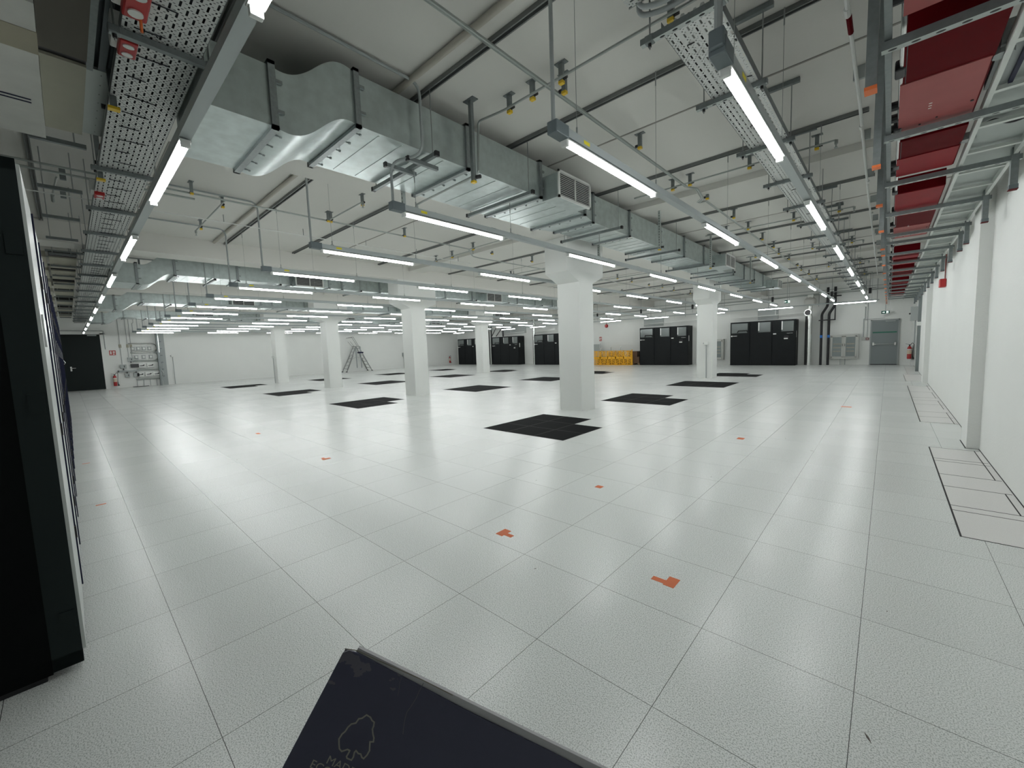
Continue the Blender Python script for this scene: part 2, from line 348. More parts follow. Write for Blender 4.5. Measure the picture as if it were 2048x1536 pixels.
# ---------------------------------------------------------------- ceiling channels
def channel_mesh(L, along='X', w=.041, h=.041):
    m = MB()
    for s in (-1, 1): m.box(0, -L, s * w / 2, s * (w / 2 - .012), 0, h)
    m.box(0, -L, -w / 2, w / 2, h - .004, h)
    return m
bays = [(-.2, -4.87), (-5.45, -11.2), (-11.8, -17.6), (-18.2, -24.0), (-24.6, -30.9)]
BAYN = ['right-hand bay', 'second bay from the right', 'middle bay', 'second bay from the left', 'leftmost bay']
for bi, (a, b) in enumerate(bays):
    src = None
    for k, y in enumerate([-1.0] + STRIPY + [21.6]):
        if k == 0 and bi != 0: continue
        lab = 'steel ceiling channel, %s from the near side in the %s' % (ORD[k], BAYN[bi])
        if src is None:
            src = channel_mesh(a - b, w=.055).build('steel_channel', CHAN); src.location = (a, y, ZC - .041); tag(src, lab, 'ceiling channel', 'steel channels on the ceiling')
        else:
            o = src.copy(); COL.objects.link(o); o.location = (a, y, ZC - .041); o['label'] = lab; LABELS.setdefault(lab, []).append(o.name)
m = MB().tube([(-1.6, .39, ZC - .03), (-4.85, .39, ZC - .03)], .03, 10)
tag(m.build('ceiling_conduit', mat('beige painted pipe', (.45, .43, .37), .6), smooth=True), 'beige painted pipe on the ceiling beside the first channel, right of the near duct', 'pipe')
m = MB().tube([(-5.5, .39, ZC - .03), (-11.15, .39, ZC - .03)], .03, 10)
tag(m.build('ceiling_conduit', MATS['beige painted pipe'], smooth=True), 'beige painted pipe on the ceiling beside a channel, left of the near duct', 'pipe')
# ---------------------------------------------------------------- ducts
def flange_frame(m, x0, x1, y, z0, z1, t=.028, d=.05):
    m.box(x0 - t, x1 + t, y - d / 2, y + d / 2, z0 - t, z0); m.box(x0 - t, x1 + t, y - d / 2, y + d / 2, z1, z1 + t)
    m.box(x0 - t, x0, y - d / 2, y + d / 2, z0 - t, z1 + t); m.box(x1, x1 + t, y - d / 2, y + d / 2, z0 - t, z1 + t)
    for k in range(5):
        xx = x0 + (x1 - x0) * (k + .5) / 5
        m.tube([(xx, y + .02, z0 - .018), (xx, y + .075, z0 - .018)], .006, 5); m.tube([(xx, y + .065, z0 - .018), (xx, y + .08, z0 - .018)], .012, 6)
    for k in range(2):
        zz = z0 + (z1 - z0) * (k + .5) / 2
        m.box(x1 + .01, x1 + .03, y + .02, y + .07, zz - .012, zz + .012)
def duct(dx, idx, where):
    """near side at x=dx-3.5 ..; built in local coords with origin at the duct line, y as in the room"""
    root = thing('ventilation_duct', 'galvanised rectangular air duct with a curved drop, ' + where, 'air duct', (dx, 0, 3.45), 'galvanised ceiling ducts')
    Z = -3.45
    X0, X1 = -1.04, 0.0                       # width
    ztop, zbot = 3.92 + Z, 3.48 + Z
    # low part, S-curved transition, high part
    N = 22; pb = []; pt = []
    for i in range(N + 1):
        t = i / N; y = -.83 + .69 * t; s = (1 - math.cos(math.pi * t)) / 2
        sag = -.05 * math.sin(math.pi * min(1, t * 1.7)) if t < .59 else .028 * math.sin(math.pi * (t - .59) / .41)
        pb.append((y, 3.23 + Z + .25 * s + sag)); 
        sag2 = -.03 * math.sin(math.pi * min(1, t * 2.2)) if t < .45 else .05 * math.sin(math.pi * (t - .45) / .55)
        pt.append((y, 3.67 + Z + .25 * s + sag2))
    MB().box(X0, X1, -1.25, -.83, 3.23 + Z, 3.67 + Z).build('low_section', GALV, root)
    m = MB()
    for i in range(N):
        (ya, za), (yb, zb) = pb[i], pb[i + 1]; (yc, zc), (yd, zd) = pt[i], pt[i + 1]
        m.quad((X0, ya, za), (X1, ya, za), (X1, yb, zb), (X0, yb, zb)); m.quad((X0, yc, zc), (X0, yd, zd), (X1, yd, zd), (X1, yc, zc))
        m.quad((X1, ya, za), (X1, yc, zc), (X1, yd, zd), (X1, yb, zb)); m.quad((X0, ya, za), (X0, yb, zb), (X0, yd, zd), (X0, yc, zc))
    bmv = m.build('curved_section', GALV, root)
    bm = bmesh.new(); bm.from_mesh(bmv.data); bmesh.ops.remove_doubles(bm, verts=bm.verts, dist=1e-5); bmesh.ops.recalc_face_normals(bm, faces=bm.faces); bm.to_mesh(bmv.data); bm.free()
    for p in bmv.data.polygons: p.use_smooth = True
    bmv.data.set_sharp_from_angle(angle=math.radians(50))
    def section(a, b, xa0, xa1, xb0, xb1, name='straight_section'):
        m = MB()
        v = [(xa0, a, zbot), (xa1, a, zbot), (xa1, a, ztop), (xa0, a, ztop), (xb0, b, zbot), (xb1, b, zbot), (xb1, b, ztop), (xb0, b, ztop)]
        m.quad(v[0], v[1], v[5], v[4]); m.quad(v[3], v[7], v[6], v[2]); m.quad(v[1], v[2], v[6], v[5]); m.quad(v[0], v[4], v[7], v[3]); m.quad(*v[:4]); m.quad(*v[4:])
        # stiffening creases across the sheet
        if name == 'straight_section' and b - a > .5:
            k = a + .22
            while k < b - .1:
                m.box(min(xa0, xb0) + .04, max(xa1, xb1) - .04, k, k + .012, zbot - .004, zbot + .001); k += .25
        return m.build(name, GALV, root)
    for (a, b) in ((-.14, 1.15), (1.15, 2.45), (2.45, 3.54)): section(a, b, X0, X1, X0, X1)
    section(3.54, 4.0, X0, X1, -.90, -.13, 'tapered_section')
    ys = [4.0, 5.3, 6.7, 8.1, 9.5, 10.9, 12.3, 13.6, 15.0, 16.4, 18.2]
    for a, b in zip(ys, ys[1:]): section(a, b, -.90, -.13, -.90, -.13)
    f = [(-.83, X0, X1, 3.23 + Z, 3.67 + Z), (-.14, X0, X1, zbot, ztop), (1.15, X0, X1, zbot, ztop), (2.45, X0, X1, zbot, ztop), (3.54, X0, X1, zbot, ztop), (4.0, -.90, -.13, zbot, ztop)] + [(y, -.90, -.13, zbot, ztop) for y in ys[1:]]
    for (y, xa, xb, za, zb) in f:
        m = MB(); flange_frame(m, xa, xb, y, za, zb); m.build('flange', GALVD, root)
    for (ya, yb, xs) in ((2.52, 3.2, 0.0), (10.0, 10.8, -.13), (17.0, 17.7, -.13)):
        MB().box(xs, .28, ya - .02, yb + .02, 3.43 + Z, 3.74 + Z).build('outlet_box', GALV, root)
        m = MB(); y0, y1, z0, z1 = ya - .05, yb + .05, 3.41 + Z, 3.76 + Z; fw = .03
        m.box(.28, .30, y0, y1, z0, z0 + fw).box(.28, .30, y0, y1, z1 - fw, z1).box(.28, .30, y0, y0 + fw, z0, z1).box(.28, .30, y1 - fw, y1, z0, z1).box(.28, .30, (y0 + y1) / 2 - .008, (y0 + y1) / 2 + .008, z0, z1)
        g = m.build('grille', WHITEP, root)
        m = MB(); k = z0 + .045
        while k < z1 - .04:
            m.box(.287, .298, y0 + fw, y1 - fw, k, k + .003); k += .024
        m.build('grille_slats', WHITEP, g)
        MB().box(.2805, .282, y0 + .02, y1 - .02, z0 + .02, z1 - .02).build('dark_opening', BLACK, g)
    return root
duct(-3.48, 0, 'nearest the camera on the right')
duct(-12.58, 1, 'second, beyond the left-hand beam')
duct(-19.1, 2, 'third, in the second bay from the left')
duct(-25.9, 3, 'fourth and farthest left')
# hangers under the near duct: rubber tipped strut with two rods
def duct_hanger(x0, x1, y, zs, label):
    t = thing('duct_hanger', label, 'strut hanger', ((x0 + x1) / 2, y, zs), 'strut hangers under the ducts')
    L = (x1 - x0) / 2
    MB().box(-L, L, -.02, .02, -.02, .02).build('strut', STEEL, t)
    for s in (-1, 1):
        MB().box(s * L, s * (L + .03), -.024, .024, -.024, .024).build('end_cap', BLACK, t)
        MB().tube([(s * (L - .05), 0, 0), (s * (L - .05), 0, ZC - zs)], .005, 6).build('threaded_rod', WIRE, t)
k = 0
for dx in (0, -9.1, -15.62, -22.42):
    nm = {0: 'the near duct', -9.1: 'the second duct', -15.62: 'the third duct', -22.42: 'the leftmost duct'}[dx]
    for i, y in enumerate([0.62, 2.13, 4.5, 7.1, 9.5, 11.45, 13.85, 16.9]):
        duct_hanger(-4.58 + dx, -3.36 + dx, y, 3.43, 'grey strut with black ends under %s, %s from the near side' % (nm, ORD[i]))
# thin floor-parallel strut grid with two short struts carrying the bent conduit
m = MB()
for x in (-3.52, -3.66): pass
t = thing('conduit_bracket', 'pair of short black-ended struts under the near duct carrying a bent conduit', 'bracket', (-3.6, .55, 3.39))
for x, y in ((-.22, -.06), (.05, .03)):
    MB().box(x - .018, x + .018, y - .16, y + .2, -.02, .018).build('short_strut', STEEL, t)
    MB().box(x - .022, x + .022, y - .18, y - .16, -.024, .022).build('end_cap', BLACK, t)
# ---------------------------------------------------------------- sprinkler pipework
def bracket(m_steel, m_cap, m_clip, x, y, z, drop=.12, side=(0, 1)):
    """ceiling stub: plate, channel, yellow tip, black clip; appended to three meshes"""
    m_steel.box(x - .06, x + .06, y - .03, y + .03, z + drop - .006, z + drop); m_steel.box(x - .022, x + .022, y - .018, y + .018, z - .02, z + drop)
    m_cap.box(x - .024, x + .024, y - .02, y + .02, z - .045, z - .02)
    m_clip.tube([(x + side[0] * .02, y + side[1] * .02, z), (x + side[0] * .06, y + side[1] * .06, z)], .018, 6)
ZP = 3.94
def sprinkler_net(mx, bayname, xr, xl, duct_side=None):
    mnl = thing('sprinkler_pipe', 'steel sprinkler main pipe running lengthwise below the ceiling of the ' + bayname, 'pipe', (mx, 0, ZP), 'sprinkler main pipes')
    y = [-2.5, 1.25, 4.75, 5.35, 8.5, 12.3, 16.5, 21.9]
    pts = [(0, -2.5, 0), (0, 4.95, 0), (.12, 5.05, -.03), (.12, 5.35, -.12), (0, 5.5, -.12), (0, 5.9, 0), (0, 21.9, 0)] if xr > -1 else [(0, -2.5, 0), (0, 4.95, 0), (-.2, 5.25, -.1), (-.25, 5.5, -.1), (-.25, 21.9, 0)]
    MB().tube(pts, .014, 8, fillet=.03).build('pipe', PIPE, mnl, smooth=True)
    MB().tube([(p[0] - .035, p[1], p[2] + .012) for p in pts], .008, 6, fillet=.03).build('thin_pipe', PIPE, mnl, smooth=True)
    for i, yy in enumerate([-.6, 1.42, 3.04, 5.68, 7.3, 9.9, 11.2, 13.6, 15.2, 18.0, 20.2]):
        bx = .09 if i % 2 == 0 else .08
        s = MB(); c = MB(); k = MB(); bracket(s, c, k, bx, yy, 0, ZC - ZP, (-1, 0))
        b = s.build('bracket', STEEL, mnl); c.build('yellow_tip', YEL, b); k.build('clip', BLACK, b)
    return mnl
sprinkler_net(-2.42, 'right-hand bay', -.5, -4)
sprinkler_net(-7.72, 'second bay from the right', -5.5, -11)
sprinkler_net(-14.3, 'middle bay', -12, -17)
def branch(x0, x1, y, label, bxs, head=True, extra=None):
    t = thing('sprinkler_branch', label, 'pipe', (x0, y, ZP), 'sprinkler branch pipes')
    pts = [(0, 0, 0), (x1 - x0, 0, 0)] + ([(q[0] - x0, q[1] - y, q[2] - ZP) for q in extra] if extra else [])
    MB().tube(pts, .012, 8, fillet=.05).build('pipe', PIPE, t, smooth=True)
    if head:
        e = pts[-1] if extra else (0, 0, 0)
        if not extra: e = (0, 0, 0)
        m = MB().tube([(e[0], e[1], e[2]), (e[0], e[1], e[2] - .05)], .02, 8).tube([(e[0], e[1], e[2] - .05), (e[0], e[1], e[2] - .09)], .009, 6).box(e[0] - .018, e[0] + .018, e[1] - .018, e[1] + .018, e[2] - .094, e[2] - .09)
        m.build('sprinkler_head', PIPE, t)
    for bx in bxs:
        s = MB(); c = MB(); k = MB(); bracket(s, c, k, 0, 0, 0, ZC - ZP, (1, 0))
        b = s.build('bracket', STEEL, t, loc=(bx - x0, 0.025, 0)); c.build('yellow_tip', YEL, b); k.build('clip', BLACK, b)
    return t
branch(-.9, -3.0, 1.25, 'steel branch pipe with yellow tipped brackets that drops down beside the near duct', [-1.25, -2.27, -2.62, -2.93], True,
       [(-3.33, 1.2, ZP), (-3.36, 1.2, 3.42), (-3.4, 1.2, 3.40), (-4.55, 1.2, 3.37)])
i = 0
for y, h, xs in ((4.78, -.52, (-.72, -1.5, -2.33, -2.6)), (8.5, -.52, (-.75, -1.5, -2.35, -2.8)), (12.3, -.52, (-.75, -1.6, -2.4, -3.0)), (16.5, -.52, (-.75, -1.6, -2.4)), (20.0, -.52, (-.75, -2.3))):
    i += 1
    branch(h, -3.25, y, 'steel branch pipe under the right-hand bay ceiling, %s from the near side' % ORD[i], xs, True, None if i > 4 else None)
i = 0
for (xa, xb, y, xs) in ((-6.4, -7.7, 1.45, (-6.45, -7.65)), (-7.75, -9.35, 5.1, (-8.6, -9.3)), (-5.9, -7.7, 4.95, (-6.1, -7.6)), (-6.0, -10.6, 8.5, (-6.3, -7.6, -9.6)), (-6.0, -10.6, 12.3, (-6.3, -7.6, -9.6)), (-6.0, -10.6, 16.5, (-6.3, -7.6, -9.6)), (-9.9, -7.75, -.16, (-9.6, -8.0))):
    branch(xa, xb, y, 'steel branch pipe between the two near beams, %s going away from the camera' % ORD[i], xs); i += 1
# hanging bracket posts beside the near duct holding the dropped pipe
for i, (x, y) in enumerate([(-3.28, 1.05), (-4.62, 1.05), (-3.28, 5.9), (-4.62, 5.9), (-3.28, 9.0), (-3.28, 13.0)]):
    t = thing('hanging_post', ['tall grey channel post with yellow tip hanging right of the near duct', 'grey slotted post with yellow tip hanging left of the near duct', 'slotted post hanging right of the duct past its first grille', 'slotted post hanging left of the duct behind the near column', 'slotted post hanging right of the duct before its second grille', 'slotted post hanging right of the duct past its second grille'][i], 'hanging post', (x, y, 3.26), 'channel posts hanging beside the near duct')
    h = ZC - 3.26
    MB().box(-.02, .02, -.02, .02, 0, h).build('post', STEEL if i == 0 else POSTH, t)
    MB().box(-.075, .075, -.04, .04, h - .008, h).build('ceiling_plate', STEEL, t)
    MB().box(-.023, .023, -.023, .023, -.02, 0).build('yellow_tip', YEL, t)
    MB().tube([(.02, .02, .04), (.07, .04, .04)], .02, 6).build('clip', BLACK, t)
# white pipe along the ceiling on the right
t = thing('white_pipe', 'thin white jointed pipe running along the ceiling near the right wall', 'pipe', (-.26, -1, ZC - .125))
m = MB().tube([(0, 0, 0), (0, 5.0, 0), (-.04, 9, 0), (-.12, 22.5, 0)], .016, 8)
for k in range(9): m.tube([(-.0 - .006 * k, .8 + k * 2.4, 0), (-.0 - .006 * k, .9 + k * 2.4, 0)], .021, 8)
m.build('pipe', WHITEP, t, smooth=True)
for k in range(12): MB().box(-.03, .06, 1.0 + k * 1.7, 1.03 + k * 1.7, .0, .125).build('clip', GREYP, t)
MB().tube([(-.0, 3.3, 0), (-.0, 3.55, 0)], .019, 8).build('red_band', RED, t)
# thin white pipe crossing the second bay
t = thing('white_pipe', 'very thin white pipe crossing the second bay below its ceiling channels', 'pipe', (-7.75, -6, 3.6))
MB().tube([(0, 0, 0), (0, 11.0, 0)], .008, 6).build('pipe', WHITEP, t, smooth=True)
for k in range(9): MB().tube([(0, 1 + k * 1.2, 0), (0, 1 + k * 1.2, .12)], .006, 5).build('hook', WIRE, t)
m = MB().tube([(-3.42, -2.1, ZC - .03), (-3.42, -.2, ZC - .03)], .012, 8)
# ---------------------------------------------------------------- perforated cable tray on the right (along Y)
def tray(name, label, axis, a, b, c0, c1, z, m, side=.045):
    """axis 'Y': runs a..b in Y between X c0..c1"""
    t = thing(name, label, 'cable tray', ((c0, a, z) if axis == 'Y' else (a, c0, z)), 'slotted cable trays')
    L = b - a; Wd = c1 - c0
    f = (lambda mb, u0, u1, v0, v1, z0, z1: mb.box(v0, v1, u0, u1, z0, z1)) if axis == 'Y' else (lambda mb, u0, u1, v0, v1, z0, z1: mb.box(u0, u1, v0, v1, z0, z1))
    mb = MB()
    if axis == 'Y': mb.quad((0, 0, 0), (Wd, 0, 0), (Wd, L, 0), (0, L, 0))
    else: mb.quad((0, 0, 0), (L, 0, 0), (L, Wd, 0), (0, Wd, 0))
    mb.build('slotted_sheet', m, t)
    for v in (0, Wd): f(MB(), 0, L, v - .001, v + .001, -.002, side).build('side_flange', STEEL, t)
    return t
tB = tray('cable_tray', 'long white slotted cable tray above the right-hand light rail', 'Y', .80, 23.2, -1.13, -.78, 3.525, TRAYY, .06)
for i in range(7):
    x = .04 + i * .045; rr = .008 + .004 * (i % 3)
    pts = [(x + .008 * math.sin(k * 1.3 + i), k * .9, .012 + rr) for k in range(0, 25)]
    MB().tube(pts, rr, 5).build('cable', LCONC if i % 3 else DARKC, tB, smooth=True)
m = MB()
for k in range(60):
    y = .25 + k * .37 + .1 * math.sin(k * 5); x = .08 + .2 * abs(math.sin(k * 2.3)); m.tube([(x, y, -.004), (x + .05, y + .02 * math.sin(k), -.006)], .004, 5)
    if k % 4 == 0: m.tube([(x, y, -.004), (x + .01, y + .015, -.02)], .003, 4)
m.build('cable_ties', BLACK, tB)['kind'] = 'stuff'
HY = [.78, 1.88, 3.18, 4.5, 5.9, 7.25, 8.6, 9.95, 11.3, 12.65, 14.0, 15.35, 16.7, 18.05, 19.4, 20.75, 22.0]
def hanger(axis, p, half, zs, label, rods, group, ceil=True):
    t = thing('tray_hanger', label, 'tray hanger', p, group)
    A = (lambda mb, u0, u1, v0, v1, z0, z1: mb.box(u0, u1, v0, v1, z0, z1)) if axis == 'X' else (lambda mb, u0, u1, v0, v1, z0, z1: mb.box(v0, v1, u0, u1, z0, z1))
    sm = MB(); A(sm, -half, half, -.02, .02, -.02, .02); sm.m[0] = 1; sm.build('strut', [STEEL, ARMH if axis == 'X' else STEEL], t)
    for rx in rods:
        P = (lambda u, v, z: (u, v, z)) if axis == 'X' else (lambda u, v, z: (v, u, z))
        MB().tube([P(rx, 0, -.06), P(rx, 0, ZC - zs)], .0055, 6).build('threaded_rod', WIRE, t)
        MB().tube([P(rx, 0, -.045), P(rx, 0, -.02)], .012, 6).build('nut', BLACK, t)
        A(MB(), rx - .03, rx + .03, -.024, .024, -.024, .024).build('corner_clip', STEEL, t, bevel=.006)
    if ceil: A(MB(), min(rods) + .1, max(rods) + .07, -.02, .02, ZC - zs - .045, ZC - zs - .004).build('ceiling_piece', STEEL, t)
    return t
for i, y in enumerate(HY):
    hanger('X', (-.99, y, 3.50), .27, 3.50, 'two-rod hanger under the right-hand slotted tray, %s from the near end' % ORD[i], (-.21, .23), 'rod hangers under the right-hand tray')
# second piece: crossing tray with hose loops at the top edge of the picture
t = tray('cable_tray', 'short slotted tray with grey hose loops crossing at the top edge of the picture', 'X', -1.28, .3, .25, .64, 3.66, TRAYX, .05)
for i, rr in enumerate((.016, .016)):
    dy = .40 + i * .07
    MB().tube([(1.2, dy, -.07), (.2, dy, -.07), (.06 - .03 * i, dy, -.02), (.06 - .03 * i, dy, .12), (.35, dy - .05, .2)], rr, 10, fillet=.07).build('hose', GREYP, t, smooth=True)
# ---------------------------------------------------------------- perforated tray above the racks (along X)
tA = tray('cable_tray', 'wide slotted cable tray over the rack row on the left', 'X', -30.6, -.4, -1.67, -1.27, 3.50, TRAYX, .06)
for i in range(14):
    y = .014 + i * .0285; rr = .0155
    pts = [(k * 1.05, y + .003 * math.sin(k * 1.7 + i), .004 + rr) for k in range(0, 29)]
    MB().tube(pts, rr, 6).build('cable', DARKC, tA, smooth=True)
m = MB()
for k in range(95):
    x = 30.0 - .4 - k * .3; y0 = .03 + .1 * abs(math.sin(k * 3.1)); L = .08 + .12 * abs(math.sin(k * 1.9))
    m.tube([(x, y0, -.004), (x + .02 * math.sin(k), y0 + L, -.005)], .0035, 5)
    m.tube([(x, y0 + L * .7, -.004), (x + .01, y0 + L * .7 + .005, -.014)], .004, 4)
m.build('cable_ties', DARKC, tA)['kind'] = 'stuff'
HX = [-.9, -2.0, -3.47, -6.05, -7.65, -9.13, -10.65, -12.15, -13.6, -15.1, -16.6, -18.1, -19.6, -21.1, -22.6, -24.1, -25.6, -27.1, -28.6]
for i, x in enumerate(HX):
    hanger('Y', (x, -1.46, 3.475), .27, 3.475, 'two-rod hanger under the wide tray over the racks, %s from the near end' % ORD[i], (-.24, .24), 'rod hangers under the left tray', ceil=False)
    y = -1.95; t = thing('ceiling_hanger', 'short strut on long rods left of the wide tray, %s from the near end' % ORD[i], 'strut hanger', (x + .1, y, 3.62), 'long rod hangers left of the tray')
    MB().box(-.02, .02, -.18, .2, -.02, .02).build('strut', STEEL, t)
    for yy in (-.13, .12): MB().tube([(0, yy, 0), (0, yy, ZC - 3.62)], .006, 6).build('threaded_rod', WIRE, t)
# red and white round-socket boxes hanging on the tray edge
for i, (x, yy) in enumerate([(-3.1, -1.625), (-3.62, -1.625), (-7.05, -1.625)]):
    t = thing('alarm_box', ['largest red and white box on the tray edge at the top left', 'red and white box on the tray edge just behind a cross strut', 'small red and white box on the tray edge farther along'][i], 'junction box', (x, yy, 3.52), 'red and white boxes on the left tray')
    MB().box(-.16, .16, -.10, .03, -.02, .14).build('white_body', WHITEP, t, bevel=.012)
    MB().box(-.15, .15, -.06, .05, -.07, .0).build('red_cover', RED if i > 5 else mat('bright red plastic', (.42, .02, .02), .4), t, bevel=.01)
    for dx in (-.08, .08):
        MB().tube([(dx, -.005, -.078), (dx, -.005, -.068)], .035, 14).build('white_disc', WHITEP, t)
    if i == 0: MB().tube([(-.12, .02, -.07), (-.12, .02, -.14)], .008, 6).build('orange_plug', ORG, t)
    if i: t.scale = (.62, .8, .8)
# yellow tipped posts near the tray
for i, (x, z) in enumerate([(-4.4, 3.42), (-6.2, 3.42)]):
    t = thing('hanging_post', ['slanting grey post with yellow tip left of the wide tray', 'short grey post with yellow tip above the small red box'][i], 'hanging post', (x, -1.655, z))
    MB().box(-.022, .022, -.02, .02, 0, ZC - z).build('post', STEEL, t); MB().box(-.026, .026, -.035, .035, -.02, 0).build('yellow_tip', YEL, t)
# steel trunking and channel runs left of the tray
t = thing('steel_trunking', 'dark steel trunking channels running beside the wide tray at the upper left', 'trunking', (-4.95, -1.80, 3.64))
for dy, dz, wd, x0 in ((.03, .0, .045, .55), (.10, .02, .04, .3), (.155, .05, .035, 0), (.205, .02, .05, .05), (.07, .12, .2, 0)):
    MB().box(x0, 4.2, dy - wd / 2, dy + wd / 2, dz, dz + .05).build('channel_run', DGREY if dz else STEEL, t)
t = thing('conduit_run', 'thin white conduit with a red band and black clips beside the upper left tray', 'conduit', (-6.3, -1.66, 3.60))
MB().tube([(0, 0, 0), (2.1, .02, 0)], .010, 8).build('pipe', WHITEP, t, smooth=True)
MB().tube([(.45, .005, 0), (.6, .005, 0)], .012, 8).build('red_band', RED, t)
for x in (.05, 1.45): MB().tube([(x, -.03, 0), (x, .04, 0)], .02, 8).build('clip', BLACK, t)
t = thing('side_plate', 'grey punched steel plate beside the cream boards, upper left', 'plate', (-5.66, -1.70, 3.655))
MB().box(0, 1.27, -.08, .08, 0, .02).build('plate', slot_steel('punched plate', .16, .006, .004, 'X'), t)
# boards boxing in the beam above the racks
t = thing('beam_boxing', 'pale fire board boxing with a tan strip, upper left above the racks', 'boxing', (-5.66, -3.4, 3.52))
MB().box(0, 2.06, 0, 1.38, 0, ZC - 3.52).build('pale_board', BOARD, t)
MB().box(1.49, 1.76, 0.02, 1.382, -.004, .01).build('tan_strip', TANB, t)
MB().box(.685, .70, .9, 1.32, -.004, 0).build('slot', NAVY, t); MB().box(.74, .755, .9, 1.32, -.004, 0).build('slot', NAVY, t)
t = thing('cream_board', 'cream board panels with a black gap between them beside the pale boxing', 'board', (-5.64, -2.015, 3.62))
MB().box(0, 1.30, 0, .23, 0, .03).build('panel', OFFW, t); MB().box(1.39, 3.2, 0, .23, 0, .03).build('brown_panel', mat('brown board', (.12, .11, .09), .8), t)
MB().box(1.30, 1.39, 0, .23, .02, .03).build('black_gap', BLACK, t); MB().box(-.03, 0, 0, .23, .015, .03).build('black_gap', BLACK, t)
for i, x in enumerate([-12.6, -14.4, -16.4, -18.6, -21.2, -24.0, -27.0]):
    t = thing('cream_board', 'cream ceiling board above the rack row, %s one past the first beam' % ORD[i], 'board', (x, -2.6, 3.66), 'cream boards over the rack row')
    MB().box(-1.5, -.12, 0, .42, 0, .12).build('panel', OFFW, t); MB().box(-1.5, -.1, .46, .86, .0, .12).build('panel', OFFW, t)
    MB().box(-.12, 0, .46, .86, .02, .1).build('black_gap', BLACK, t)
    MB().box(-.10, -.02, .42, .98, .1, .14).build('bracket', STEEL, t)
# pipe work above the racks
t = thing('ceiling_pipe', 'steel pipe crossing above the rack row below a ceiling channel', 'pipe', (-8.0, -6, 3.95))
MB().tube([(0, 0, 0), (0, 5.5, 0)], .016, 8).build('pipe', PIPE, t, smooth=True)
m = MB().tube([(-.2, 4.05, 0), (-1.1, 4.0, 0)], .011, 6); m.build('side_pipe', PIPE, t)
for x in (-.2, -1.1):
    MB().box(x - .02, x + .02, 4.08, 4.14, -.02, .13).build('bracket', STEEL, t)
MB().tube([(-1.1, 4.0, 0), (-1.25, 4.0, -.05)], .02, 8).build('sprinkler_head', PIPE, t)
t = tag(channel_mesh(8.0, w=.05).build('steel_channel', CHAN), 'dark steel channel on the ceiling over the rack row, running lengthwise', 'ceiling channel'); t.location = (-3.4, -2.16, ZC - .041)
# ---------------------------------------------------------------- red busbar run and strut arms along the right wall
ARMY = [-1.8, -.5, .83, 2.15, 3.42, 4.8, 6.25, 6.92, 8.2, 9.55, 10.9, 12.2, 13.5, 14.85, 16.2, 17.5, 18.8, 20.1, 21.3]
for i, y in enumerate(ARMY):
    t = thing('strut_frame', 'grey strut frame with orange tipped post by the right wall, %s from the camera' % ORD[i], 'strut frame', (-.02, y, 2.87), 'strut frames along the right wall')
    am = MB().box(0, .84, -.0205, .0205, 0, .041); am.m[0] = 1; am.build('arm', [STEEL, ARMH], t)
    for x, lo in ((-.035, -.15), (.80, -.2)):
        MB().box(x - .022, x + .022, -.03, .03, lo, ZC - 2.87).build('post', STEEL, t)
        if x < .5: MB().box(x - .025, x + .025, -.033, .033, lo - .018, lo).build('orange_cap', ORG, t)
        else:
            MB().box(x - .026, x + .026, -.034, .034, lo - .035, lo).build('dark_cap', DGREY, t); MB().box(x - .027, x + .027, -.035, .035, lo - .039, lo - .035).build('red_edge', RED, t)
t = thing('long_rail', 'grey steel rail carried on the left ends of the wall strut frames', 'rail', (.0, -2, 2.915))
MB().box(-.01, .018, 0, 23.5, 0, .045).build('rail', STEEL, t)
MB().tube([(.06, 0, .03), (.06, 23.5, .03)], .012, 8).build('silver_tube', CHROME, t, smooth=True)
for k in range(24):
    MB().box(.03, .075, .5 + k * .9, .62 + k * .9, .01, .07).build('black_clip', BLACK, t, bevel=.01)
# ladder tray behind the red boxes
t = thing('cable_ladder', 'wide galvanised cable ladder resting on the strut frames beside the right wall', 'cable ladder', (.47, -2, 2.915))
LADD = mat('bright galvanised ladder', (.62, .65, .62), .45, .3)
for x in (0, .31): MB().box(x - .012, x + .012, 0, 24.8, 0, .06).build('side_rail', LADD, t)
MB().box(0.0, .31, 0, 24.8, .055, .06).build('tray_sheet', mat('pale tray sheet', (.40, .44, .42), .5, .3), t)
for k in range(40): MB().box(0, .31, .3 + k * .6, .34 + k * .6, .005, .03).build('rung', LADD, t)
reds = [(-1.2, .70, 1), (.95, 2.25, 1), (2.42, 3.36, 0), (4.02, 6.8, 1), (8.6, 9.3, 0), (9.5, 10.2, 0), (10.9, 11.6, 0), (11.7, 12.8, 1), (14.2, 14.9, 0), (16.0, 16.8, 0), (18.0, 18.8, 0), (19.2, 20.0, 0)]
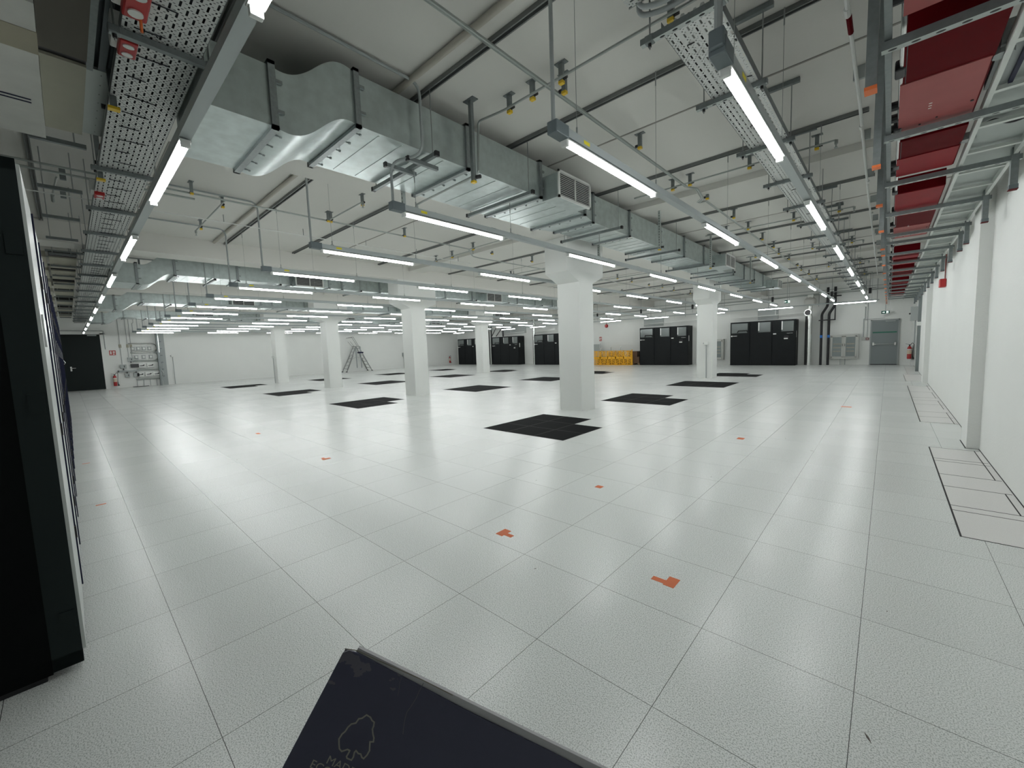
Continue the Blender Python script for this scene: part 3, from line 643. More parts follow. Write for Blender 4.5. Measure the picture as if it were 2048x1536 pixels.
for i, (a, b, plate) in enumerate(reds):
    t = thing('red_box', 'red steel box on the strut frames along the right wall, %s from the camera' % ORD[i], 'busbar box', (.055, a, 2.935), 'red boxes along the right wall')
    wd = .37; L = b - a
    MB().box(0, wd, 0, L, 0, .16).build('body', RED, t, bevel=.004)
    MB().box(.02, .024, 0.01, L - .01, -.002, .0).build('seam', BLACK, t)
    if i == 3: MB().box(.0, wd - .01, 0.01, L * .4, -.006, 0).build('sheen_patch', REDM, t)
    if not plate: MB().box(.0, wd - .01, L * .45, L - .01, -.006, 0).build('sheen_patch', REDM, t)  # thin slab whose colour carries the brighter, reflecting part of the box
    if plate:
        MB().box(.0, wd - .01, L * (.36 if i == 1 else (.68 if i == 3 else .55)), L - .01, -.006, 0).build('sheen_patch', REDP, t)  # thin slab painted paler for the reflection on the box underside
        m = MB()
        for (u, v) in ((.11, L - .12), (.19, L - .17), (wd - .03, L * .78)): m.tube([(u, v, -.012), (u, v, -.004)], .008 if v < L - .2 or u > .3 else .006, 8)
        m.build('screw', BLACK, t)
        m = MB()
        for k in range(3): m.box(.14, .155, L * .66 + k * .04, L * .66 + k * .04 + .008, -.008, -.006)
        m.build('pale_mark', WHITEP, t)
    MB().tube([(wd + .03, L * .4, .0), (wd + .03, L * .4, .05)], .045, 12).build('grey_knob', GREYP, t)
    for k in (.62, .78, .93):
        MB().tube([(-.04, L * k, .02), (.0, L * k, .02)], .028, 10).build('black_gland', BLACK, t)
# black hose between frames
t = thing('flexible_hose', 'black flexible hose looping under the cable ladder by the right wall', 'hose', (.5, 2.6, 2.95))
MB().tube([(0, 0, 0), (.05, -.1, .0), (.15, .05, -.01), (.3, -.1, 0), (.36, .05, 0), (.34, .2, .02)], .012, 8, fillet=.08).build('hose', BLACK, t, smooth=True)
t = thing('side_box', 'dark metal box with a purple edge behind the nearest red box', 'box', (.44, 1.4, 2.96))
MB().box(0, .09, 0, .55, 0, .12).build('body', GREYP, t); MB().box(.09, .11, -.1, .5, -.02, .02).build('edge_strip', NAVY, t)
# ---------------------------------------------------------------- right wall items
t = thing('alarm_sounder', 'red square alarm sounder on the right wall under the strut frames', 'alarm', (XR, 10.9, 2.42))
MB().box(-.11, 0, -.10, .10, 0, .18).build('body', mat('bright red plastic', (.42, .02, .02), .4), t, bevel=.02)
MB().tube([(-.02, 0, .18), (-.02, 0, .7)], .01, 8).build('conduit', mat('red painted conduit', (.28, .06, .05), .5), t)
t = thing('wall_trunking', 'grey steel trunking running down the right wall near the far corner', 'trunking', (XR, 19.6, 0))
MB().box(-.09, 0, 0, .22, 0, 3.4).build('trunk', STEEL, t); MB().box(-.05, 0, .3, .45, 0, 3.4).build('trunk', GALV, t)
MB().box(-.12, 0, -.04, .06, 1.72, 1.86).build('joint_cover', WHITEP, t)
t = thing('switch_cabinet', 'small grey cabinet with black knob on the right wall near the far corner', 'cabinet', (XR, 21.0, 1.95))
MB().box(-.25, 0, 0, .5, 0, .55).build('body', mat('light grey cabinet', (.36, .39, .38), .5), t, bevel=.006)
MB().tube([(-.25, .12, .28), (-.30, .12, .28)], .03, 10).build('knob', BLACK, t)
MB().tube([(-.1, .2, 0), (-.1, .2, -.9)], .02, 8).build('pipe', GREYP, t)
def extinguisher(loc, rz, label, cradle=True):
    t = thing('fire_extinguisher', label, 'fire extinguisher', loc, None, rz)
    R = .075
    m = MB().tube([(0, 0, .02), (0, 0, .06), (0, 0, .5), (0, 0, .56), (0, 0, .6)], [R * .9, R, R, R * .7, R * .3], 20)
    m.build('cylinder', mat('extinguisher red', (.38, .02, .02), .3), t, smooth=True)
    m = MB().tube([(0, 0, .24), (0, 0, .40)], R + .001, 20); m.build('label_band', mat('pale label', (.6, .5, .38), .5), t, smooth=True)
    m = MB().tube([(0, 0, .41), (0, 0, .46)], R + .001, 20); m.build('upper_band', WHITEP, t, smooth=True)
    MB().box(-.025, .025, -.02, .02, .6, .66).build('valve', BLACK, t); 
    MB().bar((0, 0, .66), (-.13, 0, .70), .02, .012).build('handle', BLACK, t)
    MB().tube([(.02, 0, .64), (.09, 0, .74), (.14, 0, .68), (.12, 0, .45), (.1, 0, .2)], .011, 8, fillet=.06).build('hose', BLACK, t, smooth=True)
    MB().tube([(.1, 0, .25), (.11, 0, .12), (.13, 0, .02)], [.014, .02, .045], 10).build('horn', BLACK, t, smooth=True)
    MB().box(-.03, .03, R * .8, .10 + R, .5, .54).build('wall_bracket', GREYP, t)
    return t
e = extinguisher((.76, 23.4, .28), 0, 'red fire extinguisher hung in the far right corner beside the grey door')
MB().box(-.03, .03, .05, .44, .5, .54).build('wall_hook', GREYP, e)
extinguisher((-31.02, -.40, .12), math.pi / 2, 'red fire extinguisher hung on the left wall beside the black double door')
extinguisher((-31.05, 22.9, .15), math.pi / 2, 'red fire extinguisher half hidden at the left end of the farthest black cabinet')
# ---------------------------------------------------------------- far wall: grey door, cabinets, pipes
d = thing('door_1', 'grey steel exit door with a chrome push bar on the far wall at right', 'door', (-.09, YF, 0)); del d['category']; d['kind'] = 'structure'
MB().box(-.46, .46, -.05, -.01, .03, 2.08).build('leaf', DOORG, d)
m = MB().box(-.51, -.46, -.06, 0, 0, 2.13).box(.46, .51, -.06, 0, 0, 2.13).box(-.51, .51, -.06, 0, 2.08, 2.13); m.build('frame', mat('door frame grey', (.30, .32, .32), .5), d)
MB().box(-.47, .47, -.06, -.01, 0, .035).build('threshold', BLACK, d)
MB().box(-.42, .42, -.062, -.05, 1.50, 1.56).build('green_strip', mat('green strip', (.03, .16, .11), .4), d)
p = MB().tube([(-.38, -.12, .98), (.38, -.12, .98)], .014, 8).build('push_bar', CHROME, d, smooth=True)
for x in (-.38, .38): MB().box(x - .035, x + .035, -.13, -.05, .92, 1.06).build('bar_end', CHROME, d, bevel=.01)
MB().box(.02, .36, -.10, -.05, 2.02, 2.07).build('door_closer', GREYP, d)
def sign_box(loc, label, rz=0, w=.30, h=.14):
    t = thing('exit_sign', label, 'exit sign', loc, 'green exit signs', rz)
    MB().box(-w / 2, w / 2, -.02, .02, -h / 2, h / 2).build('housing', WHITEP, t)
    MB().box(-w / 2 + .005, w / 2 - .005, -.024, -.02, -h / 2 + .005, h / 2 - .005).build('green_face', GREEN, t)
    m = MB(); y = -.027   # arrow and door symbol
    m.box(-.11, -.04, y, -.024, -.012, .012); m.prism([(-.02, 0), (-.055, .035), (-.055, -.035)], 'Y', y, -.024)
    m.box(.03, .10, y, -.024, -.05, .05); m.build('white_symbol', mat('sign white', (.8, .85, .82), .4, emit=.6), t)
    m = MB().box(.05, .062, y - .003, y, -.04, .0).box(.066, .078, y - .003, y, -.03, .015).tube([(.066, y - .002, .03), (.066, y - .003, .031)], .011, 8); m.build('figure', GREEN, t)
    return t
t = sign_box((-.09, 23.7, 2.45), 'small green exit sign hanging above the grey door')
MB().tube([(0, 0, .07), (0, 0, ZC - 2.45)], .012, 6).build('hanger_tube', GREYP, t)
t = sign_box((-7.3, 20.6, 2.92), 'green exit sign hanging left of the second-line column on the right')
MB().tube([(0, 0, .07), (0, 0, ZC - 2.92)], .01, 6).build('hanger_tube', GREYP, t)
t = sign_box((-3.35, 20.0, 3.05), 'green exit sign hanging beside the near duct end', w=.2)
MB().tube([(0, 0, .07), (0, 0, ZC - 3.05)], .01, 6).build('hanger_tube', GREYP, t)
def panel_cab(x0, x1, z0, z1, label):
    t = thing('electrical_panel', label, 'electrical panel', ((x0 + x1) / 2, YF, z0), 'wall electrical panels with glass doors')
    W_ = (x1 - x0) / 2; H = z1 - z0; cabw = mat('panel off-white', (.50, .51, .48), .5)
    MB().box(-W_, W_, -.20, 0, 0, H).build('case', cabw, t, bevel=.008)
    for s in (-1, 1):
        a, b = (-W_ + .07, -.03) if s < 0 else (.03, W_ - .07)
        m = MB(); y0, y1 = -.225, -.2; f = .05
        m.box(a, a + f, y0, y1, .07, H - .08).box(b - f, b, y0, y1, .07, H - .08).box(a, b, y0, y1, .07, .07 + f).box(a, b, y0, y1, H - .08 - f, H - .08)
        dd = m.build('door', cabw, t)
        MB().box(a + f, b - f, -.212, -.204, .07 + f, H - .08 - f).build('glass', mat('panel glass', (.22, .25, .25), .15), dd)
        m = MB()
        for k in range(3): m.box(a + f + .03, b - f - .03, -.214, -.212, .35 + k * .18, .40 + k * .18)
        m.build('breaker_row', mat('breaker row', (.33, .31, .25), .5), dd)
        MB().box(-s * .0 + (b - .025 if s < 0 else a + .01), (b - .01 if s < 0 else a + .025), -.24, -.225, H * .52, H * .62).build('latch', BLACK, dd)
    for x in (-.12, .06): MB().tube([(x, -.08, -z0), (x, -.08, 0)], .018, 8).build('feed_pipe', GREYP, t)
    return t
panel_cab(-2.12, -1.0, .30, 1.50, 'off-white electrical panel with two glass doors left of the grey exit door')
panel_cab(-8.2, -7.0, .30, 1.50, 'off-white electrical panel partly hidden behind a column between the black cabinets')
t = thing('wall_conduits', 'two thin conduits dropping to small boxes left of the grey exit door', 'conduit', (-.75, YF, 0))
MB().tube([(-.10, -.03, 1.32), (-.10, -.03, 2.2), (-.05, -.03, 2.2), (-.05, -.03, 4.0)], .016, 8, fillet=.05).build('conduit', GREYP, t)
MB().tube([(.04, -.03, 1.32), (.04, -.03, 4.0)], .012, 8).build('conduit', GREYP, t)
MB().tube([(-.05, -.03, 2.17), (.65, -.03, 2.2)], .01, 6).build('conduit', GREYP, t)
MB().box(-.16, -.02, -.06, 0, 1.2, 1.34).build('switch_box', mat('panel off-white', (.5, .51, .48), .5), t); MB().box(0, .11, -.07, 0, 1.2, 1.30).build('red_box', mat('dark red box', (.16, .03, .03), .5), t)
MB().box(.02, .09, -.072, -.07, 1.23, 1.26).build('pale_label', WHITEP, t)
MB().box(-.1, .02, -.06, 0, 2.78, 2.9).build('upper_box', WHITEP, t, bevel=.01)
# insulated pipe with open duct end, black pipes with blue bands
t = thing('foil_pipe', 'shiny foil wrapped vertical pipe with an open round end beside the rightmost cabinet', 'insulated pipe', (-2.93, 23.55, 0), 'foil wrapped pipes')
MB().tube([(0, .1, 0), (0, .1, 2.55)], .10, 16).build('lagging', FOIL, t, smooth=True)
MB().tube([(-.13, .2, 0), (-.13, .2, 2.5)], .07, 12).build('black_pipe', BLACK, t, smooth=True)
MB().tube([(0, .1, 2.5), (0, .1, 3.0)], .085, 16).build('upper_pipe', FOIL, t, smooth=True)
MB().tube([(0, .1, 2.62), (-.03, -.12, 2.66), (-.05, -.2, 2.66)], [.1, .16, .16], 20).build('round_mouth', FOIL, t, smooth=True)
MB().tube([(-.05, -.2, 2.66), (-.051, -.205, 2.66)], .135, 20).build('dark_opening', BLACK, t)
MB().tube([(0, .1, 3.0), (0, .1, 3.08), (0, .1, 3.3), (0, .1, 3.45)], [.1, .24, .26, .14], 20).build('fan_body', mat('light grey fan', (.5, .5, .47), .5), t, smooth=True)
MB().box(-.1, .12, -.05, .2, 3.4, 3.6).build('motor_box', WHITEP, t, bevel=.02)
t = thing('black_pipes', 'pair of black insulated vertical pipes with blue bands left of the glass door panel', 'pipes', (-2.45, 23.75, 0))
for x, top in ((0, 3.1), (.29, 3.9)):
    MB().tube([(x, 0, 0), (x, 0, 2.55), (x + .22, 0, 2.95), (x + .22, 0, 3.85)], .055, 12, fillet=.1).build('pipe', mat('black pipe lagging', (.012, .012, .014), .6), t, smooth=True)
    MB().tube([(x, 0, 1.37), (x, 0, 1.5)], .057, 12).build('blue_band', BLUE, t, smooth=True)
m = MB().box(-.12, .55, -.08, .05, 2.22, 2.27).box(.5, .55, -.06, .0, 2.25, 3.1).box(.12, .5, -.06, 0, 3.05, 3.1); m.build('support_frame', BLACK, t)
MB().tube([(.2, 0, 3.4), (.75, 0, 3.4)], .03, 8).build('side_pipe', BLACK, t)
t = thing('foil_pipe', 'slim foil wrapped vertical pipe between two groups of far cabinets', 'insulated pipe', (-20.95, 23.5, 0), 'foil wrapped pipes')
MB().tube([(0, 0, 0), (0, 0, 3.6)], .1, 12).build('lagging', FOIL, t, smooth=True); MB().tube([(-.17, .1, 0), (-.17, .1, 3.6)], .06, 10).build('black_pipe', BLACK, t)
t = thing('wall_pipes', 'horizontal steel pipes and clamps along the top of the far wall', 'pipe', (-6, 23.9, 3.55))
MB().tube([(-24, 0, 0), (6.5, 0, 0)], .028, 8).build('pipe', PIPE, t, smooth=True)
MB().tube([(-24, -.1, .18), (6.5, -.1, .18)], .016, 8).build('pipe', PIPE, t, smooth=True)
for k in range(14): MB().tube([(-23 + k * 2.2, 0, -.6), (-23 + k * 2.2, 0, .5)], .012, 6).build('clamp_rod', WIRE, t)
t = thing('sensor_bar', 'thin rod hung in front of the far wall carrying small sensors', 'pipe', (-3.0, 21.6, 3.35))
MB().tube([(-12, 0, -.25), (-2.2, 0, -.1), (0, 0, .05), (2.6, 0, .1)], .018, 8).build('pipe', PIPE, t)
for x in (-11, -8, -5, -1.2, 1.1, 2.4):
    MB().tube([(x, 0, -.35), (x, 0, ZC - 3.35)], .01, 6).build('hanger_rod', WIRE, t); MB().box(x - .05, x + .05, -.04, .04, -.14, .1).build('clamp', BLACK, t, bevel=.02)
# grey wall patches (air dampers) over the cabinets
for i, (a, b, za, zb) in enumerate([(-5.3, -4.35, 2.45, 3.1), (-11.9, -10.6, 2.5, 2.95), (-25.0, -22.2, 2.6, 3.3)]):
    t = tag(MB().box(0, b - a, -.06, 0, 0, zb - za).build('flat_damper', mat('wall panel grey', (.40, .43, .42), .6)), ['flat grey panel on the far wall above the rightmost black cabinet', 'flat grey panel on the far wall above the cabinet beside the yellow barrier', 'wide flat grey panel on the far wall above the far left cabinets'][i], 'wall panel'); t.location = (a, YF, za)
# white pipe loops above cabinets
for i, (a, b) in enumerate([(-6.6, -2.9), (-11.9, -8.2), (-20.9, -17.4), (-25.5, -22.0)]):
    t = tag(MB().tube([(0, 0, .55), (0, 0, 0), (b - a, 0, .06)], .016, 8, fillet=.1).tube([(b - a - 1.5, 0, .03), (b - a - 1.5, 0, .5)], .014, 8).tube([(b - a - 1.5, 0, .45), (b - a - 1.5, .5, .45)], .012, 6).tube([(.6, 0, .02), (.6, .5, .02)], .01, 6).build('white_pipe_loop', WHITEP, smooth=True), 'white pipe loop above a black cooling cabinet, %s from the right' % ORD[i], 'pipe', 'white pipe loops above the cabinets'); t.location = (a, 23.5, 2.62)
# ---------------------------------------------------------------- black cooling cabinets
def crac(x0, label, first=None):
    Wd = 3.06; D = .78; H = 2.38
    t = thing('cooling_cabinet', label, 'cooling cabinet', (x0, 23.22, 0), 'black cooling cabinets along the far wall')
    MB().box(0, Wd, .03, D, .0, H).build('casing', CRACB, t, bevel=.01)
    xs = [0, .98, 2.02, Wd]
    for i in range(3):
        a, b = xs[i] + .012, xs[i + 1] - .012
        d = MB().box(a, b, 0, .03, .04, H - .02).build('door', CRACB, t, bevel=.006)
        wx0, wx1 = (a + .06, b - .10) if i == 0 else ((a + .38, b - .07) if i == 1 else (a + .40, b - .09))
        MB().box(wx0, wx1, -.006, .0, 1.78, H - .08).build('window', GLASS, d)
        MB().box(wx0 - .012, wx1 + .012, -.004, .0, 1.765, 1.78).build('window_sill', BLACK, d)
        if i: MB().box(wx0, wx0 + .05, -.009, -.006, 1.86, H - .08).build('bright_edge', WHITEP, d)
        if i == 0:
            MB().tube([(wx0 + .3, -.03, 1.80), (wx0 + .34, -.05, 1.90), (wx1 - .03, -.05, 1.90), (wx1, -.03, 1.80)], .03, 6).build('dark_handle', BLACK, d)
            m = MB().tube([(a + .07, -.008, 1.62), (a + .07, 0, 1.62)], .04, 14)
            for k in range(6): m.box(a + .13 + k * .035, a + .155 + k * .035, -.005, 0, 1.605, 1.64)
            m.build('white_emblem', WHITEP, d)
        if i == 2:
            MB().box(a + .0 + .03, a + .17, -.006, 0, 1.63, 1.69).build('white_label', WHITEP, d)
            MB().box(b - .38, b - .12, -.006, 0, 1.665, 1.68).build('grey_bar', CHROME, d)
            MB().box(b - .50, b - .33, -.006, 0, 1.37, 1.43).build('white_label', WHITEP, d)
            MB().box(b - .50, b - .30, -.003, 0, 1.45, 1.55).build('display', BLACK, d)
    MB().box(Wd, Wd + .006, .12, .2, 1.45, 1.78).build('side_label', WHITEP, t)
    return t
crac(-6.50, 'long black cooling cabinet nearest the grey exit door')
crac(-11.87, 'black cooling cabinet with three doors right of the yellow barrier')
crac(-20.75, 'black cooling cabinet partly hidden behind the nearest column')
crac(-25.5, 'black cooling cabinet standing just right of the slim far column')
crac(-30.15, 'farthest black cooling cabinet in the left corner of the far wall')
t = thing('braced_gantry', 'black steel frame with diagonal braces above the far black cabinets', 'frame', (-26.15, 23.4, 2.4))
for x in (0, .32, 1.75): MB().box(x, x + .08, 0, .09, 0 if x > .6 else -2.4, 1.1).build('post', BLACK, t)
MB().bar((.4, .04, .05), (.95, .04, .75), .05, .05).bar((.95, .04, .05), (1.7, .04, .75), .05, .05).box(0, 1.83, 0, .09, 1.0, 1.1).build('brace', BLACK, t)
t = thing('side_box', 'small black box fixed on the side of the farthest black cabinet', 'box', (-30.3, 23.4, 1.45)); MB().box(0, .152, 0, .2, 0, .2).build('body', BLACK, t)
# ---------------------------------------------------------------- yellow barrier panels, boxes behind
bw = .585
def barrier_mesh():
    m = MB(); H = .97; T = .03
    m.box(0, bw, 0, T, 0, .05).box(0, bw, 0, T, H - .05, H).box(0, .035, 0, T, 0, H).box(bw - .035, bw, 0, T, 0, H).box(bw / 2 - .025, bw / 2 + .025, 0, T, 0, H)
    m.box(0, bw, 0, T, .42, .58)
    for (z0, z1) in ((.05, .42), (.58, .92)):
        for s in (-1, 1):
            cx = bw / 2 + s * .025; ex = bw - .035 if s > 0 else .035
            k = -1
            while k < 5:
                zc = z0 + k * .11
                p = [(cx, zc + .19), (ex, zc), (ex, zc + .055), (cx, zc + .245)]
                q = [(u, min(z1, max(z0, w_))) for u, w_ in p]
                if max(w_ for _, w_ in q) - min(w_ for _, w_ in q) > .03: m.prism(q if s > 0 else q, 'Y', .004, T - .004)
                k += 1
    m.prism([(bw / 2 - .04, .47), (bw / 2 + .04, .47), (bw / 2, .54)], 'Y', -.004, 0)
    return m
src = None
for i in range(5):
    lab = 'yellow slotted plastic barrier, %s from the right before the far wall' % ORD[i]
    x = -12.36 - (i + 1) * (bw + .005)
    if src is None: src = barrier_mesh().build('yellow_barrier', YPLAS); o = src; tag(o, lab, 'barrier', 'yellow barrier panels')
    else: o = src.copy(); COL.objects.link(o); o['label'] = lab; LABELS.setdefault(lab, []).append(o.name)
    o.location = (x, 23.08, 0)
t = thing('barrier_post', 'yellow end post of the slotted barrier', 'barrier post', (-12.34, 23.1, 0)); MB().box(-.02, .02, -.02, .02, 0, 1.03).build('post', YPLAS, t)
t = thing('wooden_pallet', 'wooden pallet on the floor behind the right end of the yellow barrier', 'pallet', (-12.9, 23.3, 0))
for k in range(5): MB().box(0, .98, k * .12, k * .12 + .09, .11, .13).build('board', WOOD, t)
for x in (0, .44, .88): MB().box(x, x + .1, 0, .57, .0, .11).build('block', WOOD, t)
def carton(x0, x1, y0, y1, z0, z1, label, m=CARD):
    t = thing('cardboard_box', label, 'cardboard box', (x0, y0, z0), 'brown boxes behind the barrier')
    MB().box(0, x1 - x0, 0, y1 - y0, 0, z1 - z0).build('carton', m, t); MB().box(-.002, x1 - x0 + .002, (y1 - y0) / 2 - .03, (y1 - y0) / 2 + .03, 0.01, z1 - z0 + .002).build('packing_tape', mat('brown tape', (.22, .15, .08), .3), t)
carton(-12.9, -11.95, 23.3, 23.85, .131, .53, 'low wide brown cardboard box on the pallet')
carton(-12.7, -12.12, 23.35, 23.8, .531, .90, 'brown cardboard box stacked on top of the wide one behind the barrier')
t = thing('timber_stack', 'stack of dark brown timber behind the slots of the yellow barrier', 'timber', (-15.1, 23.35, 0))
for k in range(5): MB().box(0, 2.1, 0, .3, k * .11, k * .11 + .095).build('board', mat('dark brown timber', (.06, .03, .015), .8), t)
MB().box(.9, 1.9, .02, .28, .55, .88).build('carton', mat('pale carton', (.42, .30, .2), .8), t)
t = thing('panel_stack', 'grey metal panel leaning on the far wall left behind the yellow barrier', 'panel', (-15.6, 23.7, 0)); MB().box(0, .5, 0, .05, 0, 1.45).build('panel', GREYP, t); MB().box(.5, .53, -.01, .06, 0, 1.5).build('edge', CHROME, t)
for i, x in enumerate((-14.9, -14.15, -13.4)):
    t = tag(MB().box(0, .06, 0, .05, 0, 1.22).box(.0, .02, -.015, 0, 0, 1.22).build('steel_post', CHROME), 'slim steel post standing behind the yellow barrier, %s from the left' % ORD[i], 'post', 'steel posts behind the barrier'); t.location = (x, 23.5, 0)
t = thing('alarm_sounder', 'round red alarm sounder on the far wall above the yellow barrier', 'alarm', (-14.7, YF, 2.72))
MB().tube([(0, -.1, 0), (0, -.04, 0), (0, 0, 0)], [.08, .13, .13], 16).build('body', MATS['bright red plastic'], t, smooth=True); MB().tube([(0, -.03, .1), (0, -.03, .7)], .012, 6).build('conduit', RED, t)
def small_sign(name, loc, rz, label, w_, h_):
    t = thing(name, label, 'safety sign', loc, 'small red and white wall signs', rz)
    MB().box(-w_ / 2, w_ / 2, -.006, 0, -h_ / 2, h_ / 2).build('plate', mat('red sign', (.45, .06, .05), .5), t)
    m = MB(); m.box(-w_ * .36, -w_ * .14, -.008, -.006, -h_ * .3, h_ * .34).box(w_ * .05, w_ * .36, -.008, -.006, .0, h_ * .3).box(w_ * .05, w_ * .3, -.008, -.006, -h_ * .36, -h_ * .15); m.build('white_pictogram', WHITEP, t); return t
small_sign('fire_sign', (-15.2, YF, 1.82), 0, 'small red and white fire sign on the far wall above the barrier', .2, .3)
small_sign('fire_sign', (XL, -.36, 1.95), math.pi / 2, 'small red and white fire sign on the left wall beside the black door', .26, .26)
# ---------------------------------------------------------------- step ladder with platform
t = thing('step_ladder', 'tall aluminium double-sided platform step ladder standing near the left wall', 'ladder', (-30.7, 13.35, 0))
zt = 1.95
for s, nm in ((-1, 'front_ladder'), (1, 'rear_ladder')):
    m = MB()
    for x in (-.45, .35):
        xo = x * .9; m.bar((xo, s * 1.05, 0), (x * .55, s * .12, zt), .07, .04); m.bar((xo, s * (.97), .18), (x * .62, s * .42, 1.25), .10, .05)
    n_ = 7
    for k in range(1, n_ + 1):
        f = k / (n_ + .6); m.box(-.45 * .9 * (1 - f) + -.45 * .55 * f, .35 * .9 * (1 - f) + .35 * .55 * f, s * (1.05 - .93 * f) - .035, s * (1.05 - .93 * f) + .035, zt * f - .015, zt * f + .015)
    m.build(nm, ALU, t)
    for x in (-.45, .35): MB().box(x * .9 - .04, x * .9 + .04, s * 1.05 - .05, s * 1.05 + .05, 0, .06).build('foot', BLACK, t)
MB().box(-.28, .22, -.22, .22, zt, zt + .04).build('platform', ALU, t)
MB().tube([(.0, .12, zt), (.0, -.30, 2.66), (.0, -.75, 2.62)], .02, 6).tube([(.22, .12, zt), (.22, -.30, 2.70), (.22, -.70, 2.64)], .02, 6).build('guard_rail', ALU, t)
MB().tube([(-.2, -.2, zt), (-.2, -.55, 2.35)], .014, 6).tube([(.1, -.2, zt), (.1, -.5, 2.35)], .014, 6).build('side_rail', ALU, t)
MB().bar((0, -.05, zt), (0, -.02, .28), .06, .05).bar((.22, .22, zt), (.22, .25, .28), .06, .05).build('prop_pole', GREYP, t)
MB().box(-.05, .3, .1, .42, 1.42, 1.53).build('dark_tool_tray', NAVY, t)
MB().tube([(0, -.9, .75), (0, 0, 1.15), (0, .9, .8)], .008, 5).build('strap', ALU, t)
# ---------------------------------------------------------------- left wall: black door, wall board with conduit loops
d = thing('door_2', 'tall black double door at the end of the rack row', 'door', (XL, -2.0, 0)); del d['category']; d['kind'] = 'structure'
MB().box(0, .06, -1.7, 1.22, .01, 2.95).build('leaf', DOORK, d); MB().box(.06, .063, -.35, -.345, .02, 2.94).build('leaf_gap', BLACK, d)
MB().box(0, .07, 1.22, 1.42, 0, 3.02).box(0, .07, -1.7, 1.42, 2.95, 3.1).build('frame', WALL, d)
MB().tube([(.07, .03, 1.2), (.12, .03, 1.2), (.12, .2, 1.2)], .014, 8).build('lever', CHROME, d); MB().box(.06, .075, .0, .06, 1.05, 1.28).build('lock_plate', CHROME, d)
MB().tube([(.07, -.2, 1.42), (.12, -.14, 1.5), (.12, -.2, 1.62)], .016, 8).build('handle', CHROME, d)
m = MB().box(.06, .1, .75, 1.1, 2.87, 2.93).box(.06, .1, -1.2, -.7, 2.87, 2.93); m.build('door_closer', GREYP, d)
XW = XL + .003
t = thing('conduit_loops', 'stack of looping steel conduits fixed to the left wall', 'conduit', (XW, 0, 0))
rows = [(2.42, .30, 1.25), (1.93, .36, 1.3), (1.44, .42, 1.35), (.94, .40, 1.42), (.42, .48, 1.45)]
for i, (z, ya, yb) in enumerate(rows):
    zn = rows[i + 1][0] if i < 4 else 0
    R_ = (z - zn) / 2
    arc = [(.05, yb + R_ * math.sin(math.pi * k / 10) * .9, z - R_ + R_ * math.cos(math.pi * k / 10)) for k in range(11)] if i < 4 else [(.05, yb, z), (.05, yb + .1, z - .06), (.05, yb + .14, z - .2), (.05, yb + .15, 0)]
    MB().tube([(.05, ya, z)] + arc + ([(.05, ya + .12, zn + .05)] if i < 4 else []), .045 if i == 0 else .038, 8).build('conduit_loop', PIPE if i else CHROME, t, smooth=True)
for k in range(4): MB().tube([(.03, .5 + k * .28, 0), (.03, .5 + k * .28, .42)], .012, 6).build('riser', GREYP, t)
MB().box(0, .1, .3, .98, 0, .03).build('foot_channel', BLACK, t)
t = thing('cable_riser', 'broad grey steel cable riser standing against the left wall right of the conduit loops', 'cable riser', (XW, 1.55, 0))
MB().box(0, .30, -.07, .0, 0, 3.2).build('dark_side', STEEL, t); MB().box(0, .06, .0, .30, 0, 3.2).build('back_plate', GREYP, t); MB().box(.06, .3, .0, .03, 1.9, 3.2).build('bright_flange', CHROME, t)
for k in range(6): MB().box(.06, .12, .08, .16, .5 + k * .4, .56 + k * .4).build('bracket', STEEL, t)
i = 0
for z, n_, y0 in ((2.15, 4, .47), (1.67, 3, .58)):
    for k in range(n_):
        dy = .235 if n_ == 4 else .31
        t = thing('junction_box', 'small grey junction box on the left wall, %s in the %s conduit loop' % (ORD[k], ['topmost', 'second'][n_ == 3]), 'junction box', (XW, y0 + k * dy, z), 'small boxes inside the conduit loops')
        MB().box(0, .07, -.075, .075, -.10, .10).build('body', GREYP, t, bevel=.01); MB().box(.07, .078, -.045, .045, -.05, .06).build('cover', WHITEP, t)
        MB().box(.03, .05, -.1, .1, .08, .10).box(.03, .05, -.1, .1, -.10, -.08).build('lug', GREYP, t)
for z, ys_, row in ((1.19, (.84, 1.22), 'upper'), (.69, (.75, 1.10, 1.44), 'lower')):
    for k, y in enumerate(ys_):
        t = thing('isolator_box', 'white isolator box with slanted black handle, %s in the %s row, left wall' % (ORD[k], row), 'isolator box', (XW, y - .08, z), 'white isolator boxes on the left wall')
        MB().box(0, .12, -.155, .155, -.11, .11).build('body', WHITEP, t, bevel=.008)
        MB().prism([(-.10, -.03), (.10, -.02), (.12, .05), (.08, .05), (.04, .02), (-.10, .0)], 'X', .12, .14).build('black_handle', BLACK, t)
t = thing('trunking_bar', 'dark grey horizontal trunking with boxes on the left wall beside the extinguisher', 'trunking', (XW, -.2, .92))
MB().box(0, .14, 0, .88, -.04, .04).build('trunk', GREYP, t); MB().box(.0, .142, -.03, .0, -.05, .05).build('end_cap', BLACK, t)
for (y, z, w_, nm) in ((.0, 1.18, .26, 'grey wall box beside the extinguisher above the dark trunking'), (.33, 1.56, .24, 'grey wall box at the end of two thin conduits, highest of its group'), (.13, .68, .2, 'grey wall box under the left part of the dark trunking'), (.5, .68, .24, 'grey wall box under the right part of the dark trunking')):
    t = thing('wall_box', nm, 'wall box', (XW, y, z), 'grey wall boxes near the trunking')
    MB().box(0, .12, -w_ / 2, w_ / 2, -.11, .11).build('body', mat('light grey cabinet', (.36, .39, .38), .5), t, bevel=.008); MB().box(.12, .125, .02, .05, -.05, .05).build('black_slot', BLACK, t)
    MB().box(.02, .08, -.02, .02, -.2 if z > 1 else .11, -.11 if z > 1 else .2).build('stub', BLACK, t)
